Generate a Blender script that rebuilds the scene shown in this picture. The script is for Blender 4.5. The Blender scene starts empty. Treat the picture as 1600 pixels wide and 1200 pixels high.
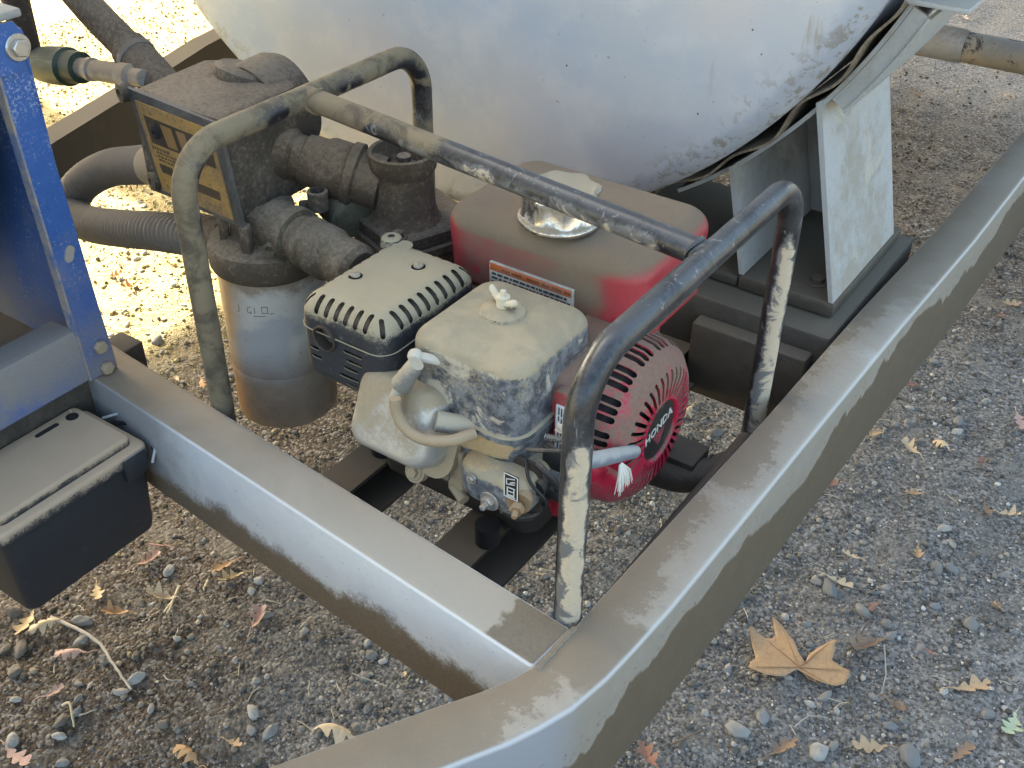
import bpy, bmesh, math, random
import numpy as np
from mathutils import Vector, Matrix, Euler
from mathutils import noise as mnoise
random.seed(7); rng = np.random.default_rng(11)
PI = math.pi
sc = bpy.context.scene
COL = sc.collection

# ------------------------------------------------------------------ camera
cam_d = bpy.data.cameras.new('camera'); cam = bpy.data.objects.new('camera', cam_d); COL.objects.link(cam)
_yaw, _pit, _rol = -0.5970, 0.6268, 0.0129
_f = Vector((math.sin(_yaw)*math.cos(_pit), math.cos(_yaw)*math.cos(_pit), -math.sin(_pit)))
_r = Vector((math.cos(_yaw), -math.sin(_yaw), 0)); _u = _r.cross(_f)
_r2 = math.cos(_rol)*_r + math.sin(_rol)*_u; _u2 = -math.sin(_rol)*_r + math.cos(_rol)*_u
M = Matrix((( _r2.x,_u2.x,-_f.x,0.8189),(_r2.y,_u2.y,-_f.y,-0.5731),(_r2.z,_u2.z,-_f.z,1.2061),(0,0,0,1)))
cam.matrix_world = M
cam_d.sensor_fit = 'HORIZONTAL'; cam_d.sensor_width = 36
cam_d.lens = 36*1695.7/1600
cam_d.clip_start = 0.02; cam_d.clip_end = 400
sc.camera = cam

# ------------------------------------------------------------------ sky, sun, exposure
SUN_EL, SUN_AZ = math.radians(40), math.radians(-80)     # azimuth from +Y clockwise; the sun stands to the left
w = bpy.data.worlds.new("World"); sc.world = w; w.use_nodes = True
nt = w.node_tree; bg = nt.nodes['Background']
sky = nt.nodes.new('ShaderNodeTexSky'); sky.sky_type = 'NISHITA'; sky.sun_disc = False
sky.sun_elevation = SUN_EL; sky.sun_rotation = SUN_AZ
sky.air_density = 1.0; sky.dust_density = 5.0; sky.ozone_density = 0.4; sky.altitude = 100
nt.links.new(sky.outputs[0], bg.inputs[0]); bg.inputs[1].default_value = 0.13
sun_d = bpy.data.lights.new('sun', 'SUN'); sun_d.energy = 5.0; sun_d.angle = math.radians(0.55); sun_d.color = (1.0, 0.90, 0.72)
sun = bpy.data.objects.new('sun', sun_d); COL.objects.link(sun)
_sd = Vector((math.sin(SUN_AZ)*math.cos(SUN_EL), math.cos(SUN_AZ)*math.cos(SUN_EL), math.sin(SUN_EL)))
sun.rotation_euler = _sd.to_track_quat('Z', 'Y').to_euler(); sun.location = _sd*8
sc.view_settings.view_transform = 'Standard'; sc.view_settings.look = 'None'
sc.view_settings.gamma = 1; sc.view_settings.use_curve_mapping = False
sc.view_settings.exposure = 2.6
sc.view_settings.use_white_balance = True; sc.view_settings.white_balance_temperature = 6850; sc.view_settings.white_balance_tint = 2
sc.cycles.max_bounces = 6

# ------------------------------------------------------------------ scene-tree helpers
def wl(o): return Vector(o.get('_w', (0,0,0)))
def thing(name, label, cat, loc=(0,0,0), group=None):
    o = bpy.data.objects.new(name, None); COL.objects.link(o); o.location = loc; o['_w'] = list(loc)
    o.empty_display_size = 0.05
    o['label'] = label; o['category'] = cat
    if group: o['group'] = group
    return o
def tag(o, label=None, cat=None, group=None, kind=None):
    if label: o['label'] = label
    if cat: o['category'] = cat
    if group: o['group'] = group
    if kind: o['kind'] = kind
    return o
def link_mesh(name, verts, faces, mats, parent=None, sharp=35, smooth=True, mi=None, at=None):
    me = bpy.data.meshes.new(name)
    base = wl(parent) if parent is not None else (Vector(at) if at is not None else Vector((0,0,0)))
    me.from_pydata([(v[0]-base.x, v[1]-base.y, v[2]-base.z) for v in verts], [], faces)
    if not isinstance(mats, (list, tuple)): mats = [mats]
    for m in mats: me.materials.append(m)
    if mi: me.polygons.foreach_set('material_index', mi)
    bm = bmesh.new(); bm.from_mesh(me)
    bmesh.ops.recalc_face_normals(bm, faces=bm.faces)
    bm.to_mesh(me); bm.free()
    if smooth:
        me.polygons.foreach_set('use_smooth', [True]*len(me.polygons))
        me.set_sharp_from_angle(angle=math.radians(sharp))
    o = bpy.data.objects.new(name, me); COL.objects.link(o)
    if parent is not None: o.parent = parent
    else: o.location = base
    o['_w'] = list(base)
    return o

def rot_to(axis):
    return Vector((0,0,1)).rotation_difference(Vector(axis).normalized()).to_matrix()
def rrect(cx, cy, hx, hy, r, n=6):
    r = min(r, hx-1e-5, hy-1e-5); pts = []
    for (sx, sy, a0) in ((1,1,0),(-1,1,90),(-1,-1,180),(1,-1,270)):
        for i in range(n+1):
            a = math.radians(a0+90*i/n)
            pts.append((cx+sx*(hx-r)+r*math.cos(a), cy+sy*(hy-r)+r*math.sin(a)))
    return pts
class MB:
    def __init__(s): s.v = []; s.f = []; s.mi = []; s.cur = 0
    def add(s, v, f):
        b = len(s.v); s.v += [tuple(p) for p in v]
        for q in f: s.f.append(tuple(i+b for i in q)); s.mi.append(s.cur)
        return s
    def loft(s, loops, cap0=True, cap1=True, closed=True):
        n = len(loops[0]); v = [p for l in loops for p in l]; f = []
        for k in range(len(loops)-1):
            for i in range(n if closed else n-1):
                j = (i+1) % n
                f.append((k*n+i, k*n+j, (k+1)*n+j, (k+1)*n+i))
        if cap0: f.append(tuple(range(n-1, -1, -1)))
        if cap1: f.append(tuple(range((len(loops)-1)*n, len(loops)*n)))
        return s.add(v, f)
    def box(s, x0, x1, y0, y1, z0, z1, b=0.002, rot=None, piv=None, n=2):
        return s.rbox(x0, x1, y0, y1, z0, z1, b, b, n=n, rot=rot, piv=piv, m=2)
    def rbox(s, x0, x1, y0, y1, z0, z1, rc, re, n=6, m=5, rot=None, piv=None, rb=None, tap=(0,0), dome=0):
        """box with vertical edges rounded rc, top edge re, bottom edge rb; tap narrows the bottom"""
        cx, cy, hx, hy = (x0+x1)/2, (y0+y1)/2, (x1-x0)/2, (y1-y0)/2
        if rb is None: rb = re
        loops = []
        for i in range(m+1):
            a = PI/2*i/m; d = rb*(1-math.sin(a)); z = z0+rb*(1-math.cos(a)); loops.append((z, d))
        for i in range(m+1):
            a = PI/2*i/m; d = re*(1-math.cos(a)); z = z1-re*(1-math.sin(a)); loops.append((z, d))
        L = []
        for z, d in loops:
            t = (z1-z)/(z1-z0)
            ax, ay = hx-d-tap[0]*t, hy-d-tap[1]*t
            L.append([(p[0], p[1], z) for p in rrect(cx, cy, ax, ay, max(rc-d*0.6, rc*0.35), n)])
        if dome:
            for k, q in enumerate((.8, .55, .3, .08)):
                L.append([(cx+(p[0]-cx)*q, cy+(p[1]-cy)*q, z1+dome*(1-q*q)) for p in L[2*m+1]])
        if rot is not None:
            R = Euler(rot).to_matrix(); pv = Vector(piv if piv is not None else (cx, cy, (z0+z1)/2))
            L = [[tuple(R @ (Vector(p)-pv)+pv) for p in l] for l in L]
        return s.loft(L)
    def tube(s, path, r, n=16, cap=True, closed=False):
        P = [Vector(p) for p in path]; N = len(P)
        rr = r if isinstance(r, (list, tuple, np.ndarray)) else [r]*N
        T = []
        for i in range(N):
            if closed: t = P[(i+1) % N]-P[i-1]
            else: t = P[min(i+1, N-1)]-P[max(i-1, 0)]
            T.append(t.normalized())
        a = Vector((0,0,1)) if abs(T[0].z) < .9 else Vector((1,0,0))
        u = (a-T[0]*a.dot(T[0])).normalized(); L = []
        for i in range(N):
            u = (u-T[i]*u.dot(T[i])).normalized(); v = T[i].cross(u)
            L.append([tuple(P[i]+rr[i]*(math.cos(2*PI*k/n)*u+math.sin(2*PI*k/n)*v)) for k in range(n)])
        if closed: L.append(L[0]); return s.loft(L, False, False)
        return s.loft(L, cap, cap)
    def lathe(s, prof, c, axis=(0,0,1), n=40, cap0=True, cap1=True):
        R = rot_to(axis); c = Vector(c); L = []
        for r, h in prof:
            r = max(r, 1e-5)
            L.append([tuple(c+R @ Vector((r*math.cos(2*PI*k/n), r*math.sin(2*PI*k/n), h))) for k in range(n)])
        return s.loft(L, cap0, cap1)
    def prism(s, poly, o, ux, uy, depth, bev=0):
        """polygon in plane (o,ux,uy) extruded along ux x uy"""
        o, ux, uy = Vector(o), Vector(ux), Vector(uy); nz = ux.cross(uy).normalized()
        c = Vector((sum(p[0] for p in poly)/len(poly), sum(p[1] for p in poly)/len(poly)))
        def lp(h, sh):
            out = []
            for p in poly:
                q = Vector(p); d = (q-c); q = q-d.normalized()*sh if d.length > 1e-9 else q
                out.append(tuple(o+ux*q.x+uy*q.y+nz*h))
            return out
        if bev: return s.loft([lp(0,bev), lp(bev,0), lp(depth-bev,0), lp(depth,bev)])
        return s.loft([lp(0,0), lp(depth,0)])
    def hexbolt(s, c, axis, r, h, washer=True, stud=0.0):
        if washer: s.lathe([(r*1.45,0),(r*1.5,h*.15),(r*1.4,h*.3)], c, axis, 20)
        R = rot_to(axis); c = Vector(c); L = []
        for rr, hh in ((r, h*.2), (r, h*.9), (r*.86, h)):
            L.append([tuple(c+R @ Vector((rr*math.cos(PI/3*k+.3), rr*math.sin(PI/3*k+.3), hh))) for k in range(6)])
        s.loft(L)
        if stud: s.lathe([(r*.45,h*.9),(r*.45,h+stud*.85),(r*.33,h+stud)], c, axis, 12)
        return s
    def build(s, name, mats, parent=None, sharp=35, smooth=True, at=None):
        return link_mesh(name, s.v, s.f, mats, parent, sharp, smooth, s.mi, at)
def fillet(pts, r, n=8):
    P = [Vector(p) for p in pts]; out = [P[0]]
    for i in range(1, len(P)-1):
        a, b, c = P[i-1], P[i], P[i+1]; d1, d2 = (a-b).normalized(), (c-b).normalized()
        ri = r[i-1] if isinstance(r, (list, tuple)) else r
        ang = d1.angle(d2); t = ri/math.tan(ang/2)
        t = min(t, .49*(a-b).length, .49*(c-b).length); ri = t*math.tan(ang/2)
        ctr = b+(d1+d2).normalized()*(ri/math.sin(ang/2))
        s0, s1 = b+d1*t-ctr, b+d2*t-ctr; th = s0.angle(s1)
        for k in range(n+1):
            q = k/n
            out.append(ctr+(s0*math.sin((1-q)*th)+s1*math.sin(q*th))/math.sin(th))
    out.append(P[-1]); return out
def spline(pts, n=10):
    P = [Vector(p) for p in pts]; P = [2*P[0]-P[1]]+P+[2*P[-1]-P[-2]]; out = []
    for i in range(1, len(P)-2):
        for k in range(n):
            t = k/n
            out.append(.5*((2*P[i])+(P[i+1]-P[i-1])*t+(2*P[i-1]-5*P[i]+4*P[i+1]-P[i+2])*t*t+(3*P[i]-P[i-1]-3*P[i+1]+P[i+2])*t**3))
    out.append(P[-2]); return out
def resample(path, n):
    P = [Vector(p) for p in path]; L = [0]
    for i in range(1, len(P)): L.append(L[-1]+(P[i]-P[i-1]).length)
    out = []; j = 0
    for k in range(n):
        d = L[-1]*k/(n-1)
        while j < len(P)-2 and L[j+1] < d: j += 1
        t = (d-L[j])/max(L[j+1]-L[j], 1e-9); out.append(P[j].lerp(P[j+1], t))
    return out
def cut(o, cutter_mb, solid=None):
    """subtract real openings from a part"""
    c = cutter_mb.build('cutter', o.data.materials[0], None, smooth=False)
    c.matrix_world = Matrix.Identity(4); c.location = -wl(o); 
    o2 = o; oldpar = o.parent; o.parent = None; o.location = (0,0,0)
    if solid:
        md = o.modifiers.new('s', 'SOLIDIFY'); md.thickness = solid; md.offset = -1
    md = o.modifiers.new('b', 'BOOLEAN'); md.object = c; md.operation = 'DIFFERENCE'; md.solver = 'EXACT'
    bpy.context.view_layer.update()
    dg = bpy.context.evaluated_depsgraph_get()
    me = bpy.data.meshes.new_from_object(o.evaluated_get(dg))
    o.modifiers.clear(); me.name = o.name; o.data = me
    me.polygons.foreach_set('use_smooth', [True]*len(me.polygons)); me.set_sharp_from_angle(angle=math.radians(33))
    o.parent = oldpar
    if oldpar is None: o.location = wl(o)
    bpy.data.objects.remove(c)
def capsule_cutter(mb, a, b, r, nrm, depth):
    """stadium-shaped slot from a to b, cut along nrm both ways by depth"""
    a, b, nrm = Vector(a), Vector(b), Vector(nrm).normalized()
    u = (b-a); u = (u-nrm*u.dot(nrm)).normalized(); v = nrm.cross(u); L0 = []
    for k in range(7): t = PI/2+PI*k/6; L0.append(a+r*(math.cos(t)*u+math.sin(t)*v))
    for k in range(7): t = -PI/2+PI*k/6; L0.append(b+r*(math.cos(t)*u+math.sin(t)*v))
    mb.loft([[tuple(p-nrm*depth) for p in L0], [tuple(p+nrm*depth) for p in L0]])

# ------------------------------------------------------------------ material helpers
def lin(h):
    h = h.lstrip('#'); c = [int(h[i:i+2], 16)/255 for i in (0,2,4)]
    return tuple((x/12.92 if x <= .04045 else ((x+.055)/1.055)**2.4) for x in c)+(1,)
def rgb(*c): return tuple(c)+(1,)
class NB:
    def __init__(s, name):
        s.m = bpy.data.materials.new(name); s.m.use_nodes = True; s.t = s.m.node_tree
        s.bsdf = s.t.nodes['Principled BSDF']
        s.geo = s.n('ShaderNodeNewGeometry'); s.pos = s.geo.outputs['Position']
        sp = s.n('ShaderNodeSeparateXYZ'); s.l(s.geo.outputs['Normal'], sp.inputs[0]); s.nx, s.ny, s.nz = sp.outputs
        sp = s.n('ShaderNodeSeparateXYZ'); s.l(s.pos, sp.inputs[0]); s.x, s.y, s.z = sp.outputs
    def n(s, t): return s.t.nodes.new(t)
    def l(s, a, b): s.t.links.new(a, b)
    def put(s, sock, v):
        if hasattr(v, 'is_linked') or isinstance(v, bpy.types.NodeSocket): s.l(v, sock)
        else: sock.default_value = v
    def math(s, op, a, b=0.0, c=0.0, clamp=False):
        q = s.n('ShaderNodeMath'); q.operation = op; q.use_clamp = clamp
        s.put(q.inputs[0], a); s.put(q.inputs[1], b)
        if op == 'MULTIPLY_ADD': s.put(q.inputs[2], c)
        return q.outputs[0]
    def add(s, *a):
        r = a[0]
        for b in a[1:]: r = s.math('ADD', r, b)
        return r
    def mul(s, a, b): return s.math('MULTIPLY', a, b)
    def mapvec(s, scale=(1,1,1), loc=(0,0,0), rot=(0,0,0)):
        q = s.n('ShaderNodeMapping'); s.l(s.pos, q.inputs[0]); q.inputs['Scale'].default_value = scale; q.inputs['Location'].default_value = loc; q.inputs['Rotation'].default_value = rot
        return q.outputs[0]
    def noise(s, scale, detail=4, rough=.55, dist=0, vec=None):
        q = s.n('ShaderNodeTexNoise'); s.l(vec if vec is not None else s.pos, q.inputs['Vector'])
        q.inputs['Scale'].default_value = scale; q.inputs['Detail'].default_value = detail; q.inputs['Roughness'].default_value = rough; q.inputs['Distortion'].default_value = dist
        return q.outputs[0]
    def vor(s, scale, out='Distance', feature='F1', vec=None):
        q = s.n('ShaderNodeTexVoronoi'); s.l(vec if vec is not None else s.pos, q.inputs['Vector']); q.inputs['Scale'].default_value = scale; q.feature = feature
        return q.outputs[out]
    def ss(s, v, lo, hi, a=0.0, b=1.0):
        q = s.n('ShaderNodeMapRange'); q.interpolation_type = 'SMOOTHSTEP'; s.put(q.inputs['Value'], v)
        q.inputs['From Min'].default_value = lo; q.inputs['From Max'].default_value = hi; q.inputs['To Min'].default_value = a; q.inputs['To Max'].default_value = b
        return q.outputs[0]
    def mix(s, f, a, b, mode='MIX'):
        q = s.n('ShaderNodeMix'); q.data_type = 'RGBA'; q.blend_type = mode; q.clamp_factor = True
        s.put(q.inputs[0], f); s.put(q.inputs[6], a); s.put(q.inputs[7], b); return q.outputs[2]
    def fmix(s, f, a, b):
        q = s.n('ShaderNodeMix'); q.data_type = 'FLOAT'; s.put(q.inputs[0], f); s.put(q.inputs[2], a); s.put(q.inputs[3], b); return q.outputs[0]
    def vary(s, col, f, amt=.3):
        """lighter / darker variation of a colour by factor f (0..1)"""
        lo = tuple(c*(1-amt) for c in col[:3])+(1,); hi = tuple(min(1, c*(1+amt)) for c in col[:3])+(1,)
        return s.mix(f, lo, hi)
    def bump(s, h, strength=.3, dist=.001, prev=None):
        q = s.n('ShaderNodeBump'); q.inputs['Strength'].default_value = strength; q.inputs['Distance'].default_value = dist; s.l(h, q.inputs['Height'])
        if prev is not None: s.l(prev, q.inputs['Normal'])
        return q.outputs[0]
    def out(s, col=None, rough=None, metal=None, normal=None, spec=None):
        b = s.bsdf
        if col is not None: s.put(b.inputs['Base Color'], col)
        if rough is not None: s.put(b.inputs['Roughness'], rough)
        if metal is not None: s.put(b.inputs['Metallic'], metal)
        if spec is not None: s.put(b.inputs['Specular IOR Level'], spec)
        if normal is not None: s.l(normal, b.inputs['Normal'])
        return s.m
DUST = lin('#96876c'); DUSTP = lin('#b5ab97'); MUD = lin('#6b5c46'); MUDD = lin('#4b3f31'); TAN = lin('#c3ab84')

def dusty(name, base, rough=.45, metal=0.0, dust=DUST, top=.55, amt=0.0, scale=18, grain=.5, soft=.16, splash=None, splash_amt=-.2, splash_scale=14, basevar=.2, bump=.25, gscale=900, chips=None):
    """coat of paint / metal under settled dust: more on upward faces, patchy, grainy"""
    b = NB(name)
    n1 = b.noise(scale, 5, .6); n2 = b.noise(scale*7, 4, .65); g = b.noise(gscale, 2, .6); g2 = b.noise(gscale*.33, 3, .7)
    up = b.mul(b.math('MAXIMUM', b.nz, -.3), top)
    m = b.add(b.mul(n1, .75), b.mul(n2, .35), up, b.mul(b.math('SUBTRACT', g, .5), grain*.8), b.mul(b.math('SUBTRACT', g2, .5), grain*.5), amt-.05)
    m = b.ss(m, .6-soft, .6+soft)
    bc = b.vary(base, n2, basevar)
    if chips is not None:
        cm = b.ss(b.noise(scale*3.1, 6, .7), .62, .66); bc = b.mix(cm, bc, chips)
    dc = b.vary(dust, b.add(b.mul(g, .5), b.mul(n1, .5)), .28)
    c = b.mix(m, bc, dc)
    rg = b.fmix(m, rough, .95); me = b.mul(b.math('SUBTRACT', 1.0, m), metal)
    if splash is not None:
        sn = b.add(b.noise(splash_scale, 6, .68, .6), b.mul(b.math('SUBTRACT', g2, .5), .25), splash_amt)
        sm = b.ss(sn, .42, .47); c = b.mix(sm, c, b.vary(splash, g2, .25)); rg = b.fmix(sm, rg, .95); me = b.mul(me, b.math('SUBTRACT', 1.0, sm))
    h = b.add(b.mul(g, .6), b.mul(g2, .8), b.mul(n2, .6))
    return b.out(c, rg, me, b.bump(h, bump, .0008))
def plain(name, col, rough=.6, metal=0.0, var=.2, scale=60):
    b = NB(name); return b.out(b.vary(col, b.noise(scale, 4, .6), var), rough, metal)
# ================================================================== GROUND
def g_soil():
    b = NB('gravel_soil')
    big = b.noise(1.3, 4, .6); mid = b.noise(9, 5, .65); fine = b.noise(160, 4, .7); v = b.vor(210); v2 = b.vor(90); vc = b.vor(210, 'Color')
    sp = b.n('ShaderNodeSeparateColor'); b.l(vc, sp.inputs[0])
    # browner soil to the front left, grey crushed gravel to the right
    side = b.add(b.mul(b.x, -1.1), b.mul(b.y, -.25), b.mul(b.math('SUBTRACT', mid, .5), .8), b.mul(b.math('SUBTRACT', big, .5), 1.2))
    f = b.ss(side, -.25, .15)
    grey = b.mix(b.ss(fine, .35, .65), rgb(.065,.060,.052), rgb(.27,.25,.22)); brown = b.mix(b.ss(fine, .35, .65), rgb(.040,.028,.019), rgb(.155,.118,.082))
    painted_shade = b.mul(b.ss(b.add(b.y, b.mul(big, .5), b.mul(b.x, -.15)), 1.45, 1.75), b.ss(b.add(b.y, b.mul(big, .5)), 3.4, 2.6)); grey = b.mix(b.mul(painted_shade, .8), grey, brown)  # browner band at the back paints in the shade around the tank
    c = b.mix(f, grey, brown)
    c = b.mix(b.mul(b.ss(sp.outputs[0], .55, .95), .55), c, rgb(.36,.34,.31))
    c = b.mix(b.mul(b.ss(sp.outputs[1], .6, 1.0), .6), c, rgb(.085,.078,.07))
    c = b.mix(b.mul(b.ss(mid, .5, .66), .55), c, rgb(.23,.205,.165))
    # dry litter ground away to the left
    far = b.ss(b.add(b.x, b.mul(b.math('SUBTRACT', big, .5), .7)), -.45, -1.0)
    straw = b.mix(b.noise(70, 5, .7), rgb(.26,.185,.075), rgb(.68,.565,.27))
    c = b.mix(b.mul(far, .8), c, straw)
    h = b.add(b.mul(b.math('SUBTRACT', 1.0, v), .8), b.mul(b.math('SUBTRACT', 1.0, v2), .5), b.mul(fine, .5))
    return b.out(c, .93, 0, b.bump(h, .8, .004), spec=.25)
def axis_grid(lo, hi, step, far):
    a = list(np.arange(lo, hi+1e-6, step)); d = step; x = hi; R = []
    while x < far: d *= 1.35; x += d; R.append(x)
    d = step; x = lo; Lf = []
    while x > -far: d *= 1.35; x -= d; Lf.append(x)
    return np.array(Lf[::-1]+a+R)
gx = axis_grid(-3.6, 2.2, .022, 90); gy = axis_grid(-1.2, 4.6, .022, 90)
X, Y = np.meshgrid(gx, gy)
def hfun(x, y):
    return (.010*np.sin(2.1*x+.6)*np.sin(1.7*y+.3)+.006*np.sin(6.3*x+3.1*y)+.005*np.sin(9.7*y-4.1*x+1)+.003*np.sin(23*x+11*y)*np.sin(17*y-13*x)+.0022*np.sin(41*x-29*y+2)*np.sin(37*y+19*x))
Zg = hfun(X, Y)
Zg += rng.normal(0, .0016, Zg.shape)
nv = X.size; co = np.stack([X, Y, Zg], -1).reshape(-1, 3)
idx = np.arange(nv).reshape(X.shape); q = np.stack([idx[:-1,:-1], idx[:-1,1:], idx[1:,1:], idx[1:,:-1]], -1).reshape(-1, 4)
me = bpy.data.meshes.new('ground'); me.vertices.add(nv); me.vertices.foreach_set('co', co.astype(np.float32).ravel())
me.loops.add(q.size); me.loops.foreach_set('vertex_index', q.astype(np.int32).ravel())
me.polygons.add(len(q)); me.polygons.foreach_set('loop_start', (np.arange(len(q))*4).astype(np.int32)); me.polygons.foreach_set('use_smooth', np.ones(len(q), bool))
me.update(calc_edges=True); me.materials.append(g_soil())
ground = bpy.data.objects.new('ground', me); COL.objects.link(ground); tag(ground, 'grey brown gravel ground strewn with stones and leaves', kind='structure')

# unseen canopy, added and sized to shade the trailer (above and left of the frame)
def added_shade_roof():
    mb = MB(); x0, x1, y0, y1, z = -4.55, SHADE_X1, -5.5, 7.5, 3.2; n = 120; top = []; bot = []
    L = []
    for k in range(n+1):
        y = y0+(y1-y0)*k/n; dz = .02*math.sin(k*PI/2*1.0)
        L.append([(x0, y, z+dz), (x1, y, z+dz), (x1, y, z+dz+.004), (x0, y, z+dz+.004)])
    mb.loft(L); r = mb.build('added_shade_roof', plain('shade_sheet_metal', rgb(.35,.34,.32), .5, .3))
    tag(r, 'unseen corrugated metal sheet added to shade the trailer', kind='structure')
    t = MB()
    for yy in (-5, 1.5, 7):
        for xx in (x0+.2, x1-.2): t.box(xx-.06, xx+.06, yy-.06, yy+.06, -.05, z-.03, .004)
        t.box(x0, x1, yy-.05, yy+.05, z-.13, z-.025, .004)
    p = t.build('added_shade_frame', plain('shade_timber', rgb(.2,.15,.1), .8)); tag(p, 'unseen timber posts and beams added to carry the shading sheet', kind='structure')
SHADE_X1 = -1.2
added_shade_roof()

# ================================================================== TRAILER FRAME
def mat_drawbar():
    b = NB('drawbar_dusty_silver')
    g = b.noise(800, 2, .6); g2 = b.noise(260, 3, .7); n1 = b.noise(6.5, 5, .55, .4); n2 = b.noise(34, 5, .65); sm = b.noise(3.1, 3, .5)
    silver = b.mix(n2, rgb(.38,.37,.345), rgb(.50,.485,.45))
    bl = b.ss(b.noise(16, 4, .6, .3, b.mapvec((1,.35,1))), .60, .70); silver = b.mix(b.mul(bl, .30), silver, rgb(.24,.30,.40))
    silver = b.mix(b.mul(b.ss(b.add(n1, b.mul(g2, .25)), .40, .62), .85), silver, rgb(.31,.265,.20))
    silver = b.mix(b.ss(b.noise(420, 2, .5), .70, .76), silver, rgb(.10,.09,.08))
    dk = b.vary(rgb(.20,.16,.11), b.add(b.mul(g, .5), b.mul(n2, .5)), .3)
    # caked dust along the inner side and in patches, with crisp dried edges
    inner = b.math('SUBTRACT', b.add(.54, b.mul(b.y, .032)), b.x)
    e = b.add(b.mul(n1, .85), b.mul(n2, .35), b.mul(b.math('SUBTRACT', g2, .5), .22), b.mul(inner, 5.5))
    topm = b.add(b.mul(b.ss(e, .70, .75), .5), b.mul(b.ss(e, .52, .86), .42))
    weld = b.ss(b.add(b.math('ABSOLUTE', b.add(b.y, .02)), b.mul(n2, .06)), .085, .07)
    topm = b.math('MAXIMUM', topm, b.mul(weld, .9))
    far = b.ss(b.add(b.y, b.mul(n1, .5)), .95, 1.0); topm = b.math('MAXIMUM', topm, b.mul(far, .75))
    front = b.ss(b.add(b.mul(b.y, -1), b.mul(n1, .25)), .31, .33); topm = b.math('MAXIMUM', topm, b.mul(front, .75))
    top = b.mix(topm, silver, dk)
    # outer web: brown dried splash below a wavy tide line
    v1 = b.noise(5.2, 4, .6, .5, b.mapvec((1,1,.4)))
    tide = b.add(b.mul(b.math('SUBTRACT', v1, .5), .14), .437, b.mul(b.math('MINIMUM', b.y, 0.0), .45))
    mud = b.ss(b.add(b.math('SUBTRACT', tide, b.z), b.mul(b.math('SUBTRACT', g2, .5), .006)), -.003, .004); spk = b.mul(b.ss(b.noise(120, 4, .7), .60, .66), b.ss(b.math('SUBTRACT', tide, b.z), -.05, .0)); mud = b.math('MAXIMUM', mud, b.mul(spk, .7))
    side = b.mix(n2, rgb(.25,.225,.18), rgb(.34,.31,.26))
    side = b.mix(b.ss(b.math('SUBTRACT', b.mul(b.y, -1), .06), 0, .05), side, rgb(.30,.31,.33))
    side = b.mix(mud, side, b.vary(rgb(.115,.088,.055), b.add(b.mul(n2, .6), b.mul(g2, .4)), .35))
    upm = b.ss(b.nz, .55, .8)
    c = b.mix(upm, side, top)
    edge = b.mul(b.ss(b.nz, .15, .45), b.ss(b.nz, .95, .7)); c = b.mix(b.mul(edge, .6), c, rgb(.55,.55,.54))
    any_m = b.fmix(upm, mud, topm)
    return b.out(c, b.fmix(any_m, .5, .95), b.mul(b.math('SUBTRACT', 1.0, any_m), .12), b.bump(b.add(b.mul(g, .4), b.mul(g2, .6), b.mul(any_m, .5)), .3, .0008))
def mat_cross():
    b = NB('crossmember_dusty_silver')
    g = b.noise(800, 2, .6); g2 = b.noise(300, 3, .75); n1 = b.noise(7, 5, .6, .3); n2 = b.noise(40, 5, .65)
    silver = b.mix(n2, rgb(.52,.535,.55), rgb(.66,.665,.66)); silver = b.mix(b.ss(b.noise(430, 2, .5), .70, .76), silver, rgb(.12,.11,.1))
    silver = b.mix(b.mul(b.ss(n1, .5, .7), .4), silver, rgb(.32,.38,.48))
    dust = b.mix(b.ss(b.add(b.x, b.mul(n1, .4)), .06, .50), rgb(.165,.125,.082), rgb(.39,.345,.275)); dust = b.mix(b.mul(g, .4), dust, rgb(.27,.225,.165))
    endp = b.ss(b.add(b.x, b.mul(b.math('SUBTRACT', n1, .5), .10), b.mul(b.math('SUBTRACT', n2, .5), .03)), .440, .446)
    dust = b.mix(endp, dust, b.vary(rgb(.18,.145,.10), g2, .3))
    top = dust
    tide = b.add(.395, b.mul(b.math('SUBTRACT', n1, .5), .12), b.mul(b.math('SUBTRACT', g2, .5), .03), b.mul(b.ss(b.x, .10, .5), .022))
    mud = b.ss(b.math('SUBTRACT', tide, b.z), -.008, .014)
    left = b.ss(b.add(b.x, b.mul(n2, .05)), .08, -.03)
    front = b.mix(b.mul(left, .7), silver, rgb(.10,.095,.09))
    front = b.mix(b.mul(b.ss(b.add(b.z, b.mul(n2, .02)), .485, .455), 0.0), front, dust)
    front = b.mix(mud, front, b.mix(g2, rgb(.075,.055,.034), rgb(.21,.16,.105)))
    upm = b.ss(b.nz, .5, .85); c = b.mix(upm, front, top)
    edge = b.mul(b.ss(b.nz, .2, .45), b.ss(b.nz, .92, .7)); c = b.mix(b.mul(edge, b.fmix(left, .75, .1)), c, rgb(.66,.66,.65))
    am = b.fmix(upm, b.math('MAXIMUM', mud, b.mul(left, .6)), 1.0)
    return b.out(c, b.fmix(am, .48, .95), b.mul(b.math('SUBTRACT', 1.0, am), .15), b.bump(b.add(b.mul(g, .4), b.mul(g2, .9)), .4, .001))
M_draw, M_cross = mat_drawbar(), mat_cross()
M_dark = dusty('frame_brown_dusty', rgb(.045,.035,.025), .7, 0, rgb(.115,.092,.066), .5, -.10, 9, .5)
M_rear = dusty('rear_member_dusty', rgb(.055,.046,.035), .8, 0, rgb(.105,.088,.065), .55, .0, 6, .3)
M_weld = dusty('weld_metal', rgb(.3,.29,.27), .5, .5, rgb(.2,.16,.11), .3, .1, 40)

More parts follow.
